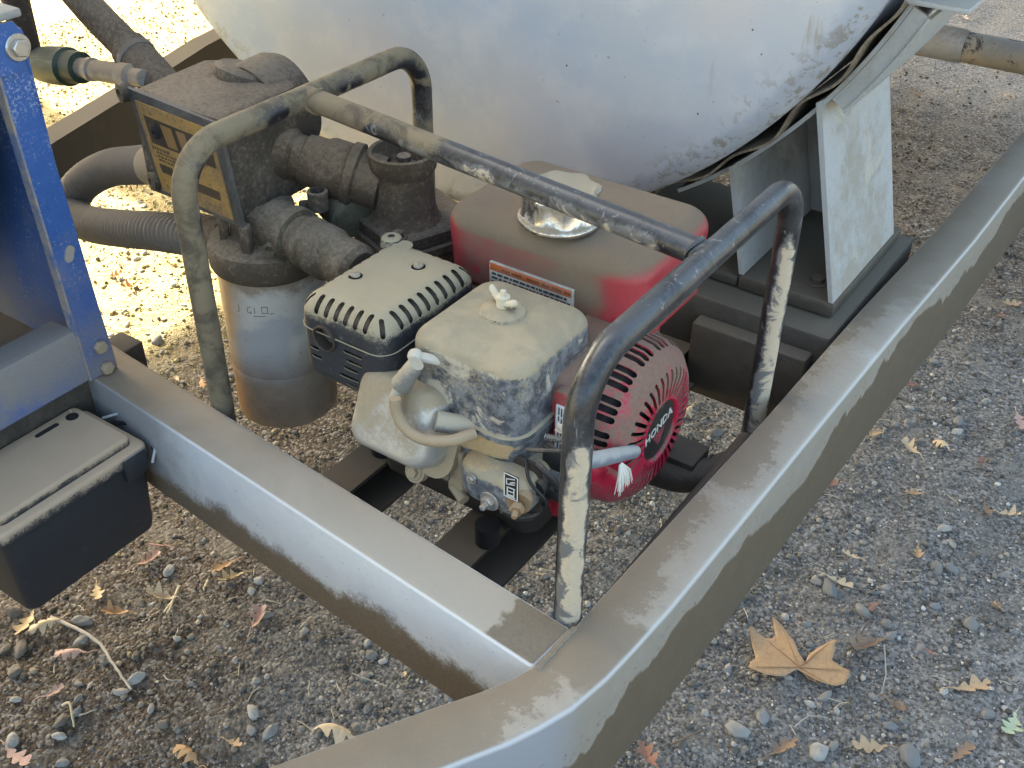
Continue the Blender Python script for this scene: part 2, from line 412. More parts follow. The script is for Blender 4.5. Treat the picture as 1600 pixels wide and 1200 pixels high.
frame = thing('trailer', 'dusty silver channel steel trailer frame carrying the tank and engine', 'trailer', (.5, 0, .325))
def drawbar():
    prs = [((.553,2.9),(.606,2.9)),((.547,1.40),(.599,1.40)),((.536,.92),(.591,.92)),((.524,.643),(.580,.643)),((.518,.36),(.572,.37)),((.512,.2),(.568,.2)),
           ((.507,.06),(.564,.06)),((.505,0),(.560,0)),((.504,-.03),(.5565,-.04)),((.500,-.064),(.549,-.082)),((.491,-.088),(.537,-.114)),((.478,-.112),(.526,-.138)),((.454,-.150),(.506,-.172)),((.387,-.263),(.44,-.288)),((.12,-.72),(.172,-.745))]
    L = []
    zt, zb, t = .479, .325, .007
    for (a, o) in prs:
        a, o = Vector(a), Vector(o); d = (o-a).normalized(); W = (o-a).length
        def P(s, z): p = a+d*s; return (p.x, p.y, z)
        L.append([P(0,zt-.001),P(.001,zt),P(W-.006,zt),P(W-.0025,zt-.001),P(W-.0008,zt-.003),P(W,zt-.007),P(W,zb+.005),P(W-.002,zb+.001),P(W-.005,zb),P(.002,zb),P(0,zb+.001),P(0,zb+t),P(W-t,zb+t),P(W-t,zt-t),P(0,zt-t)])
    m = MB(); m.loft(L); return m.build('drawbar', M_draw, frame, 50)
drawbar()
m = MB(); m.box(-.205, .502, -.0275, .0275, .355, .478, .004, n=3); R = Matrix.Rotation(math.radians(-4.9), 3, 'Z'); c0 = Vector((.2, -.012, 0))
m.v = [tuple(R @ (Vector(p)-Vector((.2,0,0)))+c0) for p in m.v]; m.build('crossmember', M_cross, frame, 50)
# weld beads at the joint
def weld(p0, p1, r, name='weld_bead', par=frame, n=26):
    P = [Vector(p0).lerp(Vector(p1), i/n)+Vector((random.uniform(-1,1),random.uniform(-1,1),0))*.0006 for i in range(n+1)]
    mb = MB(); mb.tube(P, [r*(.8+.35*abs(math.sin(i*1.3))) for i in range(n+1)], 8); return mb.build(name, M_weld, par)
weld((.5035,-.066,.478), (.5055,-.010,.478), .0035)
weld((.5015,-.066,.36), (.5025,-.067,.475), .0035)
weld((-.157,.0285,.4775), (-.157,-.0005,.4775), .003); weld((.118,.0165,.4005), (.161,.0135,.4005), .003); weld((.290,.004,.4005), (.340,.000,.4005), .003)
m = MB(); m.box(-.215, -.158, -.85, .028, .355, .4765, .004); m.build('side_member', M_dark, frame)
m = MB(); m.box(-.2, -.16, .031, .075, .40, .4765, .003); m.build('gusset', M_dark, frame)
def skid(xl, wd):
    zt, zb, t = .400, .355, .005; mb = MB()
    pr = [(xl,zb),(xl+wd,zb),(xl+wd,zb+t),(xl+t,zb+t),(xl+t,zt-t),(xl+wd*.72,zt-t),(xl+wd*.72,zt),(xl,zt)]
    mb.loft([[(x, y, z) for x, z in pr] for y in (.012, .2, .4, .562)]); return mb.build('skid_rail', M_dark, frame)
skid(.118, .062); skid(.290, .070)
m = MB(); m.box(-.02, .5165, .562, .885, .36, .476, .004); m.build('rear_crossmember', M_rear, frame)
m = MB(); m.box(-1.02, .5385, 2.74, 2.84, .36, .476, .004); m.build('rear_crossmember', M_rear, frame)
m = MB(); m.box(.345, .500, .535, .5605, .345, .452, .003); m.build('end_plate', M_rear, frame)
m = MB()
m.loft([[(x, y, z) for x, z in ((x0, .355), (x0+.05, .355), (x0+.05, .478), (x0, .478))] for x0, y in ((-.66,-.5),(-.70,.10),(-.855,.589),(-.946,.855),(-1.02,1.2),(-1.02,2.9))])
m.build('side_rail', M_dark, frame)
# the axle far behind under the tank
M_axle = dusty('axle_paint', rgb(.30,.28,.25), .5, .1, rgb(.42,.34,.23), -.15, .1, 7, .3, splash=rgb(.09,.08,.07), splash_amt=-.13)
m = MB(); m.tube([(-1.3,2.32,.30),(-.4,2.32,.30),(.4,2.32,.30),(1.25,2.32,.30)], .038, 24); m.build('axle', M_axle, frame)
m = MB(); m.tube([(.02,2.32,.30),(.04,2.32,.30),(.21,2.32,.30),(.225,2.32,.30)], [.040,.0425,.0425,.039], 24); m.build('axle_sleeve', dusty('sleeve_metal', rgb(.5,.48,.44), .4, .3, rgb(.3,.25,.2), .2, .0, 12), frame)
def wheel(x):
    mb = MB(); mb.lathe([(.05,-.06),(.07,-.06),(.07,.06),(.05,.06)], (x,2.32,.30), (1,0,0), 24); t = mb.build('wheel', plain('hub_paint', rgb(.3,.3,.3), .5, .3), frame)
    mb = MB(); mb.lathe([(.19,-.09),(.27,-.10),(.30,-.075),(.305,0),(.30,.075),(.27,.10),(.19,.09)], (x,2.32,.30), (1,0,0), 48, False, False); mb.build('tyre', plain('tyre_rubber', rgb(.03,.03,.03), .8), t)
    mb = MB(); mb.lathe([(.19,-.09),(.18,-.05),(.10,-.03),(.06,-.05),(.06,.05),(.10,.03),(.18,.05),(.19,.09)], (x,2.32,.30), (1,0,0), 48); mb.build('rim', plain('rim_paint', rgb(.5,.5,.5), .4, .3), t)
wheel(1.3); wheel(-1.35)

# ================================================================== TANK AND SADDLE
def mat_tank():
    b = NB('tank_brushed_aluminium')
    n1 = b.noise(2.6, 4, .55, .4); n2 = b.noise(22, 5, .6); st = b.noise(9, 5, .6, .2, b.mapvec((4.5,1,.7))); g = b.noise(700, 2, .6)
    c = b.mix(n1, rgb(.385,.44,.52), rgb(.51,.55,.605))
    c = b.mix(b.mul(b.ss(b.noise(3.4, 3, .5), .50, .68), .5), c, rgb(.32,.42,.59))  # bluish patches: sky reflection painted into the metal colour
    c = b.mix(b.mul(b.ss(b.noise(2.2, 3, .5, 0, b.mapvec((1,1,1),(3,1,2))), .52, .68), .40), c, rgb(.60,.545,.53))  # pinkish patches: blurred reflection painted in as well
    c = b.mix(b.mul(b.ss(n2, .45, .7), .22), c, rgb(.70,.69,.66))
    # dried runs and spatter
    rm = b.mul(b.ss(b.noise(1.7, 2, .5), .46, .62), b.ss(st, .60, .72)); c = b.mix(b.mul(rm, .7), c, rgb(.28,.235,.16))
    sp = b.mul(b.ss(b.noise(130, 3, .6), .68, .72), b.ss(b.noise(2.4, 3, .6), .42, .6)); c = b.mix(b.mul(sp, .7), c, rgb(.22,.17,.10))
    v = b.vor(34); c = b.mix(b.mul(b.ss(v, .055, .03), b.ss(b.noise(4, 3, .6), .5, .58)), c, rgb(.05,.045,.04))
    rad = b.math('SQRT', b.add(b.math('POWER', b.add(b.x, .091), 2.0), b.math('POWER', b.add(b.z, -1.1406), 2.0)))
    rim = b.mul(b.ss(b.add(rad, b.mul(b.math('SUBTRACT', n2, .5), .08)), .585, .64), b.ss(b.noise(60, 5, .7), .52, .60)); c = b.mix(b.mul(rim, .7), c, rgb(.27,.23,.16))
    return b.out(c, b.add(.46, b.mul(n2, .14)), .40, b.bump(b.add(n2, b.mul(b.noise(6, 2), 3.0), b.mul(b.noise(2.3, 2), 6.0), b.mul(g, .15)), .16, .003))
M_tank = mat_tank()
tank = thing('storage_tank', 'large silver horizontal cylinder tank with dirt streaked flat end behind the engine', 'tank', (-.09, .54, .497))
TC = (-.091, .54, 1.1406); TR = .6436
prof = [(0.0, -.006),(.30,-.005),(.52,-.002)]+[(TR-.030+.030*math.sin(a), .030-.030*math.cos(a)) for a in np.linspace(0, PI/2, 9)]+[(TR,.05),(TR,.051),(TR-.0015,.053),(TR-.0015,2.3),(TR-.03,2.33),(.01,2.34)]
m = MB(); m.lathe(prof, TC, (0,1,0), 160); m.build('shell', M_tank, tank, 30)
def arc_sheet(mb, R0, R1, y0, y1, a0, a1, n, wob=None):
    L = []
    for i in range(n+1):
        a = math.radians(a0+(a1-a0)*i/n); w = wob(i/n) if wob else 0
        s, c = math.sin(a), math.cos(a)
        L.append([(TC[0]+(R0+w)*s, y0, TC[2]-(R0+w)*c), (TC[0]+(R1+w)*s, y0, TC[2]-(R1+w)*c), (TC[0]+(R1+w)*s, y1, TC[2]-(R1+w)*c), (TC[0]+(R0+w)*s, y1, TC[2]-(R0+w)*c)])
    mb.loft(L)
M_sad = dusty('saddle_pale_paint', rgb(.38,.39,.385), .55, .1, rgb(.30,.275,.225), .25, .04, 7, .25, .10, splash=rgb(.42,.385,.32), splash_amt=-.16, splash_scale=9)
M_felt = dusty('felt_pad', rgb(.16,.125,.085), .9, 0, rgb(.34,.28,.20), .2, .05, 30)
saddle = thing('tank_saddle', 'pale grey steel cradle with upright plates holding up the tank', 'tank cradle', (.4, .7, .478))
m = MB(); arc_sheet(m, TR+.016, TR+.021, .612, .86, 33, 66, 40); m.build('cradle_sheet', M_sad, saddle)
wob = lambda t: .0050*math.sin(t*27)+.0025*math.sin(t*15+1)
m = MB(); arc_sheet(m, TR+.0075, TR+.0105, .596, .86, 26, 66, 130, wob); m.build('felt_strip', M_felt, saddle)
def splate(x0, x1, z1a, z1b):
    mb = MB(); t = .006
    lo = [(x0-t, .604, .500), (x0, .604, .500), (x0, .832, .500), (x0-t, .832, .500)]
    hi = [(x1-t, .604, z1a), (x1, .604, z1a+.004), (x1, .832, z1a+.004), (x1-t, .832, z1a)]
    mb.loft([lo, hi]); return mb.build('side_plate', M_sad, saddle)
splate(.499, .438, .744, .744); splate(.378, .344, .640, .640)
m = MB(); m.box(.372, .501, .604, .86, .4785, .4985, .003); m.build('base_plate', M_rear, saddle)
m = MB(); m.hexbolt((.462, .645, .4985), (0,0,1), .010, .009); m.build('bolt', M_rear, saddle)
m = MB(); m.box(-.015, .37, .606, .84, .4785, .4925, .003); m.build('base_plate', M_rear, saddle)
# flange at the upper end of the cradle
a = math.radians(66); ex, ez = TC[0]+(TR+.015)*math.sin(a), TC[2]-(TR+.015)*math.cos(a)
m = MB(); m.box(ex-.004, ex+.062, .60, .86, ez-.003, ez+.003, .0015); m.build('end_flange', M_sad, saddle)
m = MB(); arc_sheet(m, TR+.0215, TR+.040, .613, .617, 54, 65.5, 24); m.build('cradle_rib', M_sad, saddle)
m = MB(); arc_sheet(m, TR+.0405, TR+.0440, .610, .84, 54, 65.5, 24); m.build('cradle_flange', M_sad, saddle)
m = MB(); m.loft([[(.372,.836,.4995),(.455,.836,.4995),(.455,.840,.4995),(.372,.840,.4995)],[(.340,.836,.640),(.425,.836,.700),(.425,.840,.700),(.340,.840,.640)]]); m.build('back_plate', M_sad, saddle)
# ================================================================== ENGINE GUARD (tube cage)
def mat_cage():
    b = NB('guard_black_paint_splattered')
    g = b.noise(800, 2, .6); g2 = b.noise(240, 3, .7); n1 = b.noise(9, 4, .6, .3); n2 = b.noise(42, 6, .7, .5)
    base = b.mix(b.ss(b.noise(130, 5, .75, 1.0), .60, .66), rgb(.020,.022,.027), rgb(.11,.12,.135))
    base = b.mix(b.mul(b.ss(n2, .35, .6), .5), base, rgb(.075,.085,.105))
    # grey film rubbed thin over the black paint
    film = b.ss(b.add(b.mul(b.noise(20, 5, .65, .5), .7), b.mul(g2, .3), b.mul(b.nz, .10)), .42, .64)
    base = b.mix(b.mul(film, .34), rgb(.013,.014,.017), rgb(.125,.128,.13))
    scr = b.ss(b.noise(60, 4, .7, 1.5, b.mapvec((1,1,.35))), .62, .66); base = b.mix(b.mul(scr, .5), base, rgb(.30,.30,.30))
    # even coat of dust on the left hoop, rubbed off at the bends and along the top
    sx = b.ss(b.add(b.x, b.mul(b.math('SUBTRACT', n2, .5), .10)), .26, .17)
    rub = b.mul(b.ss(b.add(b.mul(b.noise(8.5, 3, .5, .4), .8), b.mul(n2, .24)), .50, .56), b.ss(b.math('ABSOLUTE', b.add(b.z, -.745)), .09, .05))
    d = b.add(b.mul(n1, .5), b.mul(n2, .3), b.mul(b.math('SUBTRACT', g, .5), .25), b.mul(b.nz, .12), b.mul(sx, .57), b.mul(rub, -.40), b.mul(b.ss(b.z, .60, .44), .12), -.09)
    dm = b.ss(d, .46, .60)
    dc = b.mix(b.ss(b.noise(30, 5, .7, .5), .40, .66), b.vary(lin('#7b6e57'), b.add(b.mul(g, .5), b.mul(n1, .5)), .35), lin('#544b3d'))
    c = b.mix(dm, base, dc)
    # one broad tan splash down the side of the right legs and along the underside of the bar
    face = b.add(b.mul(b.nx, .52), b.mul(b.ny, -.62), b.mul(b.nz, -.25))
    leg = b.mul(b.ss(b.x, .44, .47), b.ss(b.add(b.z, b.mul(n1, .08)), .77, .70))
    bar = b.mul(b.ss(b.math('ABSOLUTE', b.add(b.y, -.22)), .05, .03), b.mul(b.ss(b.x, .09, .16), b.ss(b.x, .475, .44)))
    zone = b.math('MAXIMUM', leg, b.mul(bar, .92))
    sp = b.add(b.mul(face, .72), b.mul(b.noise(11, 4, .6, .8), .72), b.mul(n2, .62), b.mul(b.math('SUBTRACT', g2, .5), .16), b.mul(b.math('SUBTRACT', zone, 1.0), .9), -.54)
    halo = b.ss(sp, .40, .54); c = b.mix(b.mul(halo, .45), c, rgb(.30,.295,.28))
    sm = b.mul(b.ss(sp, .50, .57), b.ss(b.add(b.noise(38, 5, .72, .9), b.mul(b.math('SUBTRACT', b.nx, .5), -.16)), .60, .50)); c = b.mix(sm, c, b.mix(g2, rgb(.40,.345,.26), rgb(.58,.475,.33)))
    am = b.math('MAXIMUM', dm, b.math('MAXIMUM', sm, b.mul(halo, .5)))
    return b.out(c, b.fmix(am, .28, .95), 0, b.bump(b.add(b.mul(g, .3), b.mul(g2, .5), b.mul(sm, 1.2)), .35, .0008))
M_cage = mat_cage()
guard = thing('engine_guard', 'bent black tube guard frame over the engine, caked with pale splatter', 'guard frame', (.25, .2, .40))
TRAD = .0126
def hoop(x, y0, y1, z, zb, xb0, xb1):
    path = fillet([(xb0, y0, zb), (x, y0, z), (x, y1, z), (xb1, y1, zb)], .052, 10)
    P = []
    for i in range(len(path)-1):
        n = max(1, int((path[i+1]-path[i]).length/.02)); P += [path[i].lerp(path[i+1], k/n) for k in range(n)]
    P.append(path[-1]); mb = MB(); mb.tube(P, TRAD, 24); return mb.build('hoop', M_cage, guard, 60)
hoop(.006, .0457, .4193, .7725, .402, .006, .006)
hoop(.490, .003, .413, .740, .402, .490, .490)
m = MB(); m.tube([Vector((.006,.2245,.7725)).lerp(Vector((.490,.2165,.740)), i/30) for i in range(31)], TRAD, 24, False); m.build('handle_bar', M_cage, guard)
def ring_weld(c, axis, R, r=.0022):
    Rm = rot_to(axis); P = [Vector(c)+Rm @ Vector(((R+random.uniform(0,.0007))*math.cos(t), (R+random.uniform(0,.0007))*math.sin(t), .004*math.cos(2*t))) for t in np.linspace(0, 2*PI, 25)[:-1]]
    mb = MB(); mb.tube(P, r, 6, False, True); mb.build('weld_bead', M_cage, guard)
ring_weld((.0205,.2245,.7715), (1,0,-.067), TRAD); ring_weld((.476,.2168,.741), (1,0,-.067), TRAD)
m = MB(); m.box(-.006, .16, .032, .058, .4005, .409, .002); m.build('foot_bar', M_dark, guard); m = MB(); m.box(-.006, .16, .407, .433, .4005, .409, .002); m.build('foot_bar', M_dark, guard); m = MB(); m.tube([(.49,.02,.412),(.49,.40,.412)], .0115, 16); m.build('base_tube', M_dark, guard)
m = MB(); m.tube(spline([(.385,.305,.398),(.42,.312,.392),(.455,.322,.393),(.49,.36,.402)], 8), [.0175]*25, 20); m.build('cross_tube', M_dark, guard)
m = MB(); m.box(.395, .462, .316, .360, .402, .4165, .002); m.hexbolt((.468,.345,.409), (1,0,0), .006, .009); m.build('mount_plate', M_dark, guard)
m = MB(); m.hexbolt((.4905,.4005,.716), (.2,-.97,.1), .0042, .004); m.build('screw', plain('screw_brass', rgb(.5,.36,.27), .4, .6), guard)

# ================================================================== ENGINE
M_plas = dusty('cleaner_plastic_dusty', rgb(.045,.05,.06), .42, 0, lin('#a39d8e'), 1.05, -.20, 14, .55, .16, splash=None, chips=rgb(.10,.11,.13))
def mat_cleaner():
    b = NB('air_cleaner_plastic')
    g = b.noise(900, 2, .6); g2 = b.noise(260, 3, .75); n1 = b.noise(15, 5, .65, .3); n2 = b.noise(70, 5, .7)
    base = b.mix(b.ss(n2, .38, .62), rgb(.060,.066,.078), rgb(.17,.185,.205))
    up = b.ss(b.nz, .12, .75)
    d = b.add(b.mul(n1, .6), b.mul(n2, .35), b.mul(b.math('SUBTRACT', g2, .5), .5), b.mul(b.math('SUBTRACT', g, .5), .4), b.mul(up, .55), b.mul(b.ss(b.z, .58, .635), .10), -.03)
    dm = b.ss(d, .46, .66); c = b.mix(dm, base, b.mix(b.ss(b.noise(26, 5, .65, .5), .40, .62), b.vary(lin('#a3967b'), b.add(b.mul(g, .5), b.mul(n1, .5)), .25), lin('#938a74')))
    # tan mud splash on the low front
    e = b.add(b.mul(n1, .55), b.mul(n2, .25), b.mul(b.ss(b.math('ABSOLUTE', b.add(b.z, -.548)), .026, .006), .36), b.mul(b.ss(b.x, .372, .33), .13), b.mul(b.nx, -.12), -.10)
    tm = b.ss(e, .58, .60); c = b.mix(tm, c, b.vary(rgb(.40,.295,.165), g2, .3))
    pale = b.ss(b.add(b.mul(b.noise(24, 6, .7, .6), .8), b.mul(b.ss(b.x, .25, .30), .08), b.mul(b.nx, -.1)), .465, .515); pale = b.mul(pale, b.mul(b.ss(b.nz, .5, .2), b.ss(b.z, .562, .57))); c = b.mix(b.mul(pale, .75), c, rgb(.50,.45,.35))
    am = b.math('MAXIMUM', dm, b.math('MAXIMUM', tm, pale))
    return b.out(c, b.fmix(am, .42, .95), 0, b.bump(b.add(b.mul(g, .5), b.mul(g2, .7), b.mul(tm, .8)), .3, .0008))
M_clean = mat_cleaner()
M_muff = dusty('muffler_black_dusty', rgb(.035,.038,.045), .45, .2, lin('#9a8f76'), .95, -.16, 20, .7, .15, chips=rgb(.09,.09,.09))
M_alu = dusty('cast_alu_dusty', rgb(.40,.39,.36), .4, .5, lin('#8d7a59'), .4, .12, 16, .5)
def mat_headcover():
    b = NB('head_cover_alu'); g = b.noise(800, 2); g2 = b.noise(220, 3, .7); n1 = b.noise(24, 4, .6)
    d = b.add(b.mul(b.nz, .55), b.mul(b.math('SUBTRACT', g2, .5), .22), b.mul(b.math('SUBTRACT', n1, .5), .5), b.mul(b.ss(b.z, .530, .515), .5)); dm = b.ss(d, .10, .26)
    c = b.mix(dm, b.mix(n1, rgb(.42,.40,.36), rgb(.56,.55,.51)), b.mix(g2, rgb(.27,.21,.13), rgb(.40,.33,.22)))
    return b.out(c, b.fmix(dm, .36, .95), b.mul(b.math('SUBTRACT', 1.0, dm), .6), b.bump(g2, .25, .0007))
M_head = mat_headcover()
M_tanm = dusty('tan_mud', rgb(.26,.195,.115), .9, 0, rgb(.34,.265,.17), .3, .2, 14, .5)
M_blk = dusty('black_linkage', rgb(.018,.018,.02), .5, .1, rgb(.16,.12,.08), .25, -.10, 22, .5)
M_block = dusty('engine_block_dusty', rgb(.16,.14,.12), .6, .3, rgb(.17,.135,.09), .3, .15, 12, .5)
def mat_fueltank():
    b = NB('fuel_tank_red')
    g = b.noise(900, 2); g2 = b.noise(300, 3, .7); n1 = b.noise(9, 4, .55, .3); n2 = b.noise(45, 5, .6)
    red = b.mix(n2, rgb(.30,.014,.026), rgb(.40,.035,.05))
    ends = b.add(b.ss(b.x, .205, .165), b.ss(b.x, .350, .40))
    d = b.add(b.mul(n1, .55), b.mul(b.math('SUBTRACT', g2, .5), .18), b.mul(b.math('MAXIMUM', b.nz, 0.0), .55), b.mul(ends, -.30), b.mul(b.math('SUBTRACT', n2, .5), .1), .235)
    d = b.add(d, b.mul(b.ss(b.vor(26), .20, .05), -.16))
    dm = b.mul(b.ss(d, .30, .60), .975); dc = b.mix(b.add(b.mul(g, .6), b.mul(n1, .4)), rgb(.10,.076,.05), rgb(.26,.21,.145))
    c = b.mix(dm, red, dc)
    pink = b.mul(b.ss(d, .16, .3), b.ss(d, .46, .32)); c = b.mix(b.mul(pink, .25), c, rgb(.42,.13,.13))
    return b.out(c, b.fmix(dm, .32, .95), 0, b.bump(b.add(g, g2), .2, .0006))
M_ftank = mat_fueltank()
def mat_recoil():
    b = NB('starter_red'); g = b.noise(900, 2); g2 = b.noise(260, 3, .7); n1 = b.noise(22, 4, .6, .3)
    d = b.add(b.mul(n1, .80), b.mul(b.noise(70, 5, .7), .25), -.12, b.mul(b.nz, .28), b.mul(b.math('SUBTRACT', g2, .5), .22), b.mul(b.ss(b.z, .50, .58), .14), b.mul(b.math('SUBTRACT', b.y, .25), .5))
    dm = b.mul(b.ss(d, .44, .58), .93)
    chip = b.ss(b.add(b.mul(b.noise(38, 5, .7, .5), .8), b.mul(b.ss(b.z, .56, .46), .06)), .47, .50); dm = b.mul(dm, b.math('SUBTRACT', 1.0, b.mul(chip, .75)))
    c = b.mix(dm, b.mix(n1, rgb(.35,.012,.035), rgb(.46,.024,.06)), b.mix(g2, rgb(.12,.08,.055), rgb(.25,.18,.13)))
    return b.out(c, b.fmix(dm, .26, .95), 0, b.bump(b.add(g, g2), .2, .0006))
M_rec = mat_recoil()
M_redp = dusty('shroud_red', rgb(.42,.02,.035), .3, 0, rgb(.17,.11,.08), .5, -.05, 20, .4)
M_chrome = dusty('chrome_dusty', rgb(.74,.74,.74), .16, 1.0, lin('#948b78'), .95, -.30, 26, .4, .14)
M_void = plain('inner_dark', rgb(.012,.011,.010), .9)
M_rust = plain('exhaust_rust', rgb(.055,.042,.034), .7, .3)
M_steel = dusty('zinc_steel', rgb(.55,.54,.52), .3, .9, rgb(.30,.25,.18), .35, -.1, 60, .4)
M_brass = dusty('rusty_nut', rgb(.34,.22,.12), .5, .5, rgb(.30,.22,.13), .3, 0, 60, .4)
M_rubber = dusty('rubber_boot_dusty', rgb(.20,.20,.19), .6, 0, lin('#a89f8b'), .7, .05, 30, .5)

engine = thing('petrol_engine', 'dusty red and grey small petrol engine with recoil starter inside the tube guard', 'engine', (.28, .22, .403))
# crankcase and cylinder
m = MB(); m.rbox(.165, .372, .125, .365, .404, .432, .02, .004); m.build('engine_base', M_dark, engine)
m = MB(); m.rbox(.172, .365, .155, .350, .430, .585, .045, .02); m.lathe([(.055,0),(.055,.02),(.03,.03),(.014,.032),(.014,.07)], (.172,.25,.505), (-1,0,0), 24); m.build('crankcase', M_block, engine)
Rt = Euler((math.radians(-24), 0, 0)).to_matrix()
def tilt(mb, piv):
    pv = Vector(piv); mb.v = [tuple(Rt @ (Vector(p)-pv)+pv) for p in mb.v]
cx_, cz_ = .252, .541
m = MB()
for i in range(7):
    y = .088+.0125*i; m.box(cx_-.056, cx_+.056, y, y+.004, cz_-.052, cz_+.05, .001)
m.box(cx_-.042, cx_+.042, .085, .18, cz_-.04, cz_+.04, .004); tilt(m, (cx_, .09, cz_)); m.build('cylinder', M_block, engine)
# rocker cover: rounded box dome on a flange
m = MB(); L = []
for d, k in ((.0,1),(.016,.985),(.026,.95),(.0325,.89),(.0365,.80),(.0380,.70)):
    L.append([(p[0], .082-d, p[1]) for p in rrect(cx_, cz_, .051*k, .044*k, .020*k, 7)])
m.loft(L); tilt(m, (cx_, .09, cz_)); cover = m.build('head_cover', M_head, engine, 50)
m = MB(); L = [[(p[0], y, p[1]) for p in rrect(cx_+.004, cz_-.004, .057, .049, .022, 6)] for y in (.0815, .090)]; m.loft(L)
m.prism([(.012*math.cos(t)+.020, .012*math.sin(t)-.055) for t in np.linspace(0, 2*PI, 15)[:-1]], (cx_, .090, cz_), (1,0,0), (0,0,1), .009)
tilt(m, (cx_, .09, cz_)); m.build('head_flange', M_tanm, engine)
m = MB(); m.hexbolt((cx_+.020, .081, cz_-.055), (0,-1,0), .0062, .007); tilt(m, (cx_, .09, cz_)); m.build('head_bolt', M_tanm, engine); m = MB(); m.hexbolt((cx_-.047, .081, cz_-.041), (0,-1,0), .0055, .006); tilt(m, (cx_, .09, cz_)); m.build('head_bolt', M_tanm, engine)
# spark plug boot, its cable and the breather hose
m = MB(); m.tube([(.281,.060,.630),(.2785,.0595,.626),(.2645,.056,.601),(.2635,.0555,.599)], [.0075,.0082,.0104,.0095], 20); m.build('spark_plug_boot', M_rubber, engine)
m = MB(); m.tube(spline([(.2645,.0545,.602),(.2620,.049,.592),(.2625,.045,.582),(.2655,.043,.572)], 6), [.0048]*19, 14); m.build('ignition_cable', dusty('cable_sleeve', rgb(.34,.35,.37), .5, 0, rgb(.45,.40,.3), .3, 0, 60), engine)
m = MB(); m.tube(spline([(.2705,.0385,.598),(.2725,.0375,.584),(.279,.037,.573),(.2905,.0375,.5655),(.3075,.0395,.5645),(.3275,.050,.5665),(.338,.072,.566)], 8), .0056, 16); m.build('breather_hose', M_tanm, engine)
m = MB(); m.lathe([(.0075*math.sin(t), -.0075*math.cos(t)) for t in np.linspace(0.05, PI-.05, 9)], (.2715,.070,.629), (0,0,1), 16); m.tube([(.2715,.070,.629),(.30,.095,.618)], .005, 10); m.build('plug_terminal', dusty('plug_cream', rgb(.55,.52,.45), .6, 0, rgb(.5,.45,.36), .3, 0, 60), engine)
m = MB(); m.tube([(.300,.062,.570),(.33,.085,.560)], .0105, 16); m.build('intake_stub', M_rubber, engine)

# ---- muffler with a slotted guard
mx0, mx1, my0, my1, mz0, mz1 = .121, .237, .066, .221, .548, .648
m = MB(); m.rbox(mx0, mx1, my0, my1, mz0, mz1, .020, .024, n=7, m=6, rb=.018); guardm = m.build('muffler', M_muff, engine)
cm = MB(); s2 = math.sqrt(.5); e = .0070
for k in range(6):
    x = mx0+.027+k*(.0126); c = Vector((x, my0+e, mz1-e)); capsule_cutter(cm, c+Vector((0,-s2,-s2))*.0078, c+Vector((0,s2,s2))*.0078, .0028, (0,-1,1), .012)
    c = Vector((x, my1-e, mz1-e)); capsule_cutter(cm, c+Vector((0,s2,-s2))*.0062, c+Vector((0,-s2,s2))*.0062, .0021, (0,1,1), .012)
for k in range(8):
    y = my0+.030+k*.0140
    c = Vector((mx1-e, y, mz1-e)); capsule_cutter(cm, c+Vector((s2,0,-s2))*.0080, c+Vector((-s2,0,s2))*.0080, .0030, (1,0,1), .012)
    c = Vector((mx0+e, y, mz1-e)); capsule_cutter(cm, c+Vector((-s2,0,-s2))*.0062, c+Vector((s2,0,s2))*.0062, .0021, (-1,0,1), .012)
for (sx, sy) in ((mx1-.0095, my0+.0095),):
    c = Vector((sx, sy, mz1-.0075)); capsule_cutter(cm, c+Vector((.5,-.5,-.7))*.008, c+Vector((-.5,.5,.7))*.007, .0026, (.6,-.6,.7), .01)
c = Vector((mx0+.0095, my0+.0095, mz1-.0075)); capsule_cutter(cm, c+Vector((-.5,-.5,-.7))*.007, c+Vector((.5,.5,.7))*.007, .0022, (-.6,-.6,.7), .01)
c = Vector((mx1-.0095, my1-.0095, mz1-.0075)); capsule_cutter(cm, c+Vector((.5,.5,-.7))*.007, c+Vector((-.5,-.5,.7))*.007, .0022, (.6,.6,.7), .01)
ox, oz = .1595, .6085
cm.lathe([(.0145,-.012),(.0145,.012)], (ox, my0, oz), (0,1,0), 28)
for (x0, x1, z) in ((.183,.203,.612),(.184,.205,.602),(.187,.204,.592),(.183,.198,.582),(.176,.198,.571),(.138,.147,.590),(.139,.150,.580),(.184,.196,.5615)):
    capsule_cutter(cm, (x0,my0,z), (x1,my0,z), .0020, (0,-1,0), .01)
for y in (.085, .10): capsule_cutter(cm, (mx1, y, .572), (mx1, y-.006, .588), .0009, (1,0,0), .01)
cut(guardm, cm, .0014)
m = MB(); m.rbox(mx0+.007, mx1-.007, my0+.009, my1-.007, mz0+.008, mz1-.010, .016, .014); m.build('silencer_core', dusty('silencer_core', rgb(.06,.05,.045), .8, .2, rgb(.22,.18,.13), .5, -.02, 25), guardm)
m = MB(); m.lathe([(.0118,.010),(.0122,-.0030),(.0134,-.0042),(.0146,-.0034),(.0148,.001),(.0136,.002),(.0134,.012)], (ox, my0, oz), (0,1,0), 32, False, False); m.build('outlet_ring', M_rust, guardm)
m = MB(); m.lathe([(.0118,.0095),(.0118,.011)], (ox, my0, oz), (0,1,0), 24); m.build('outlet_bore', M_void, guardm)
for (x, y) in ((.150,.126),(.190,.178),(.148,.204)):
    m = MB(); m.lathe([(.011,0),(.0095,.0006),(.0075,.0002)], (x, y, mz1-.0002), (0,0,1), 20); m.build('dimple', M_muff, guardm)
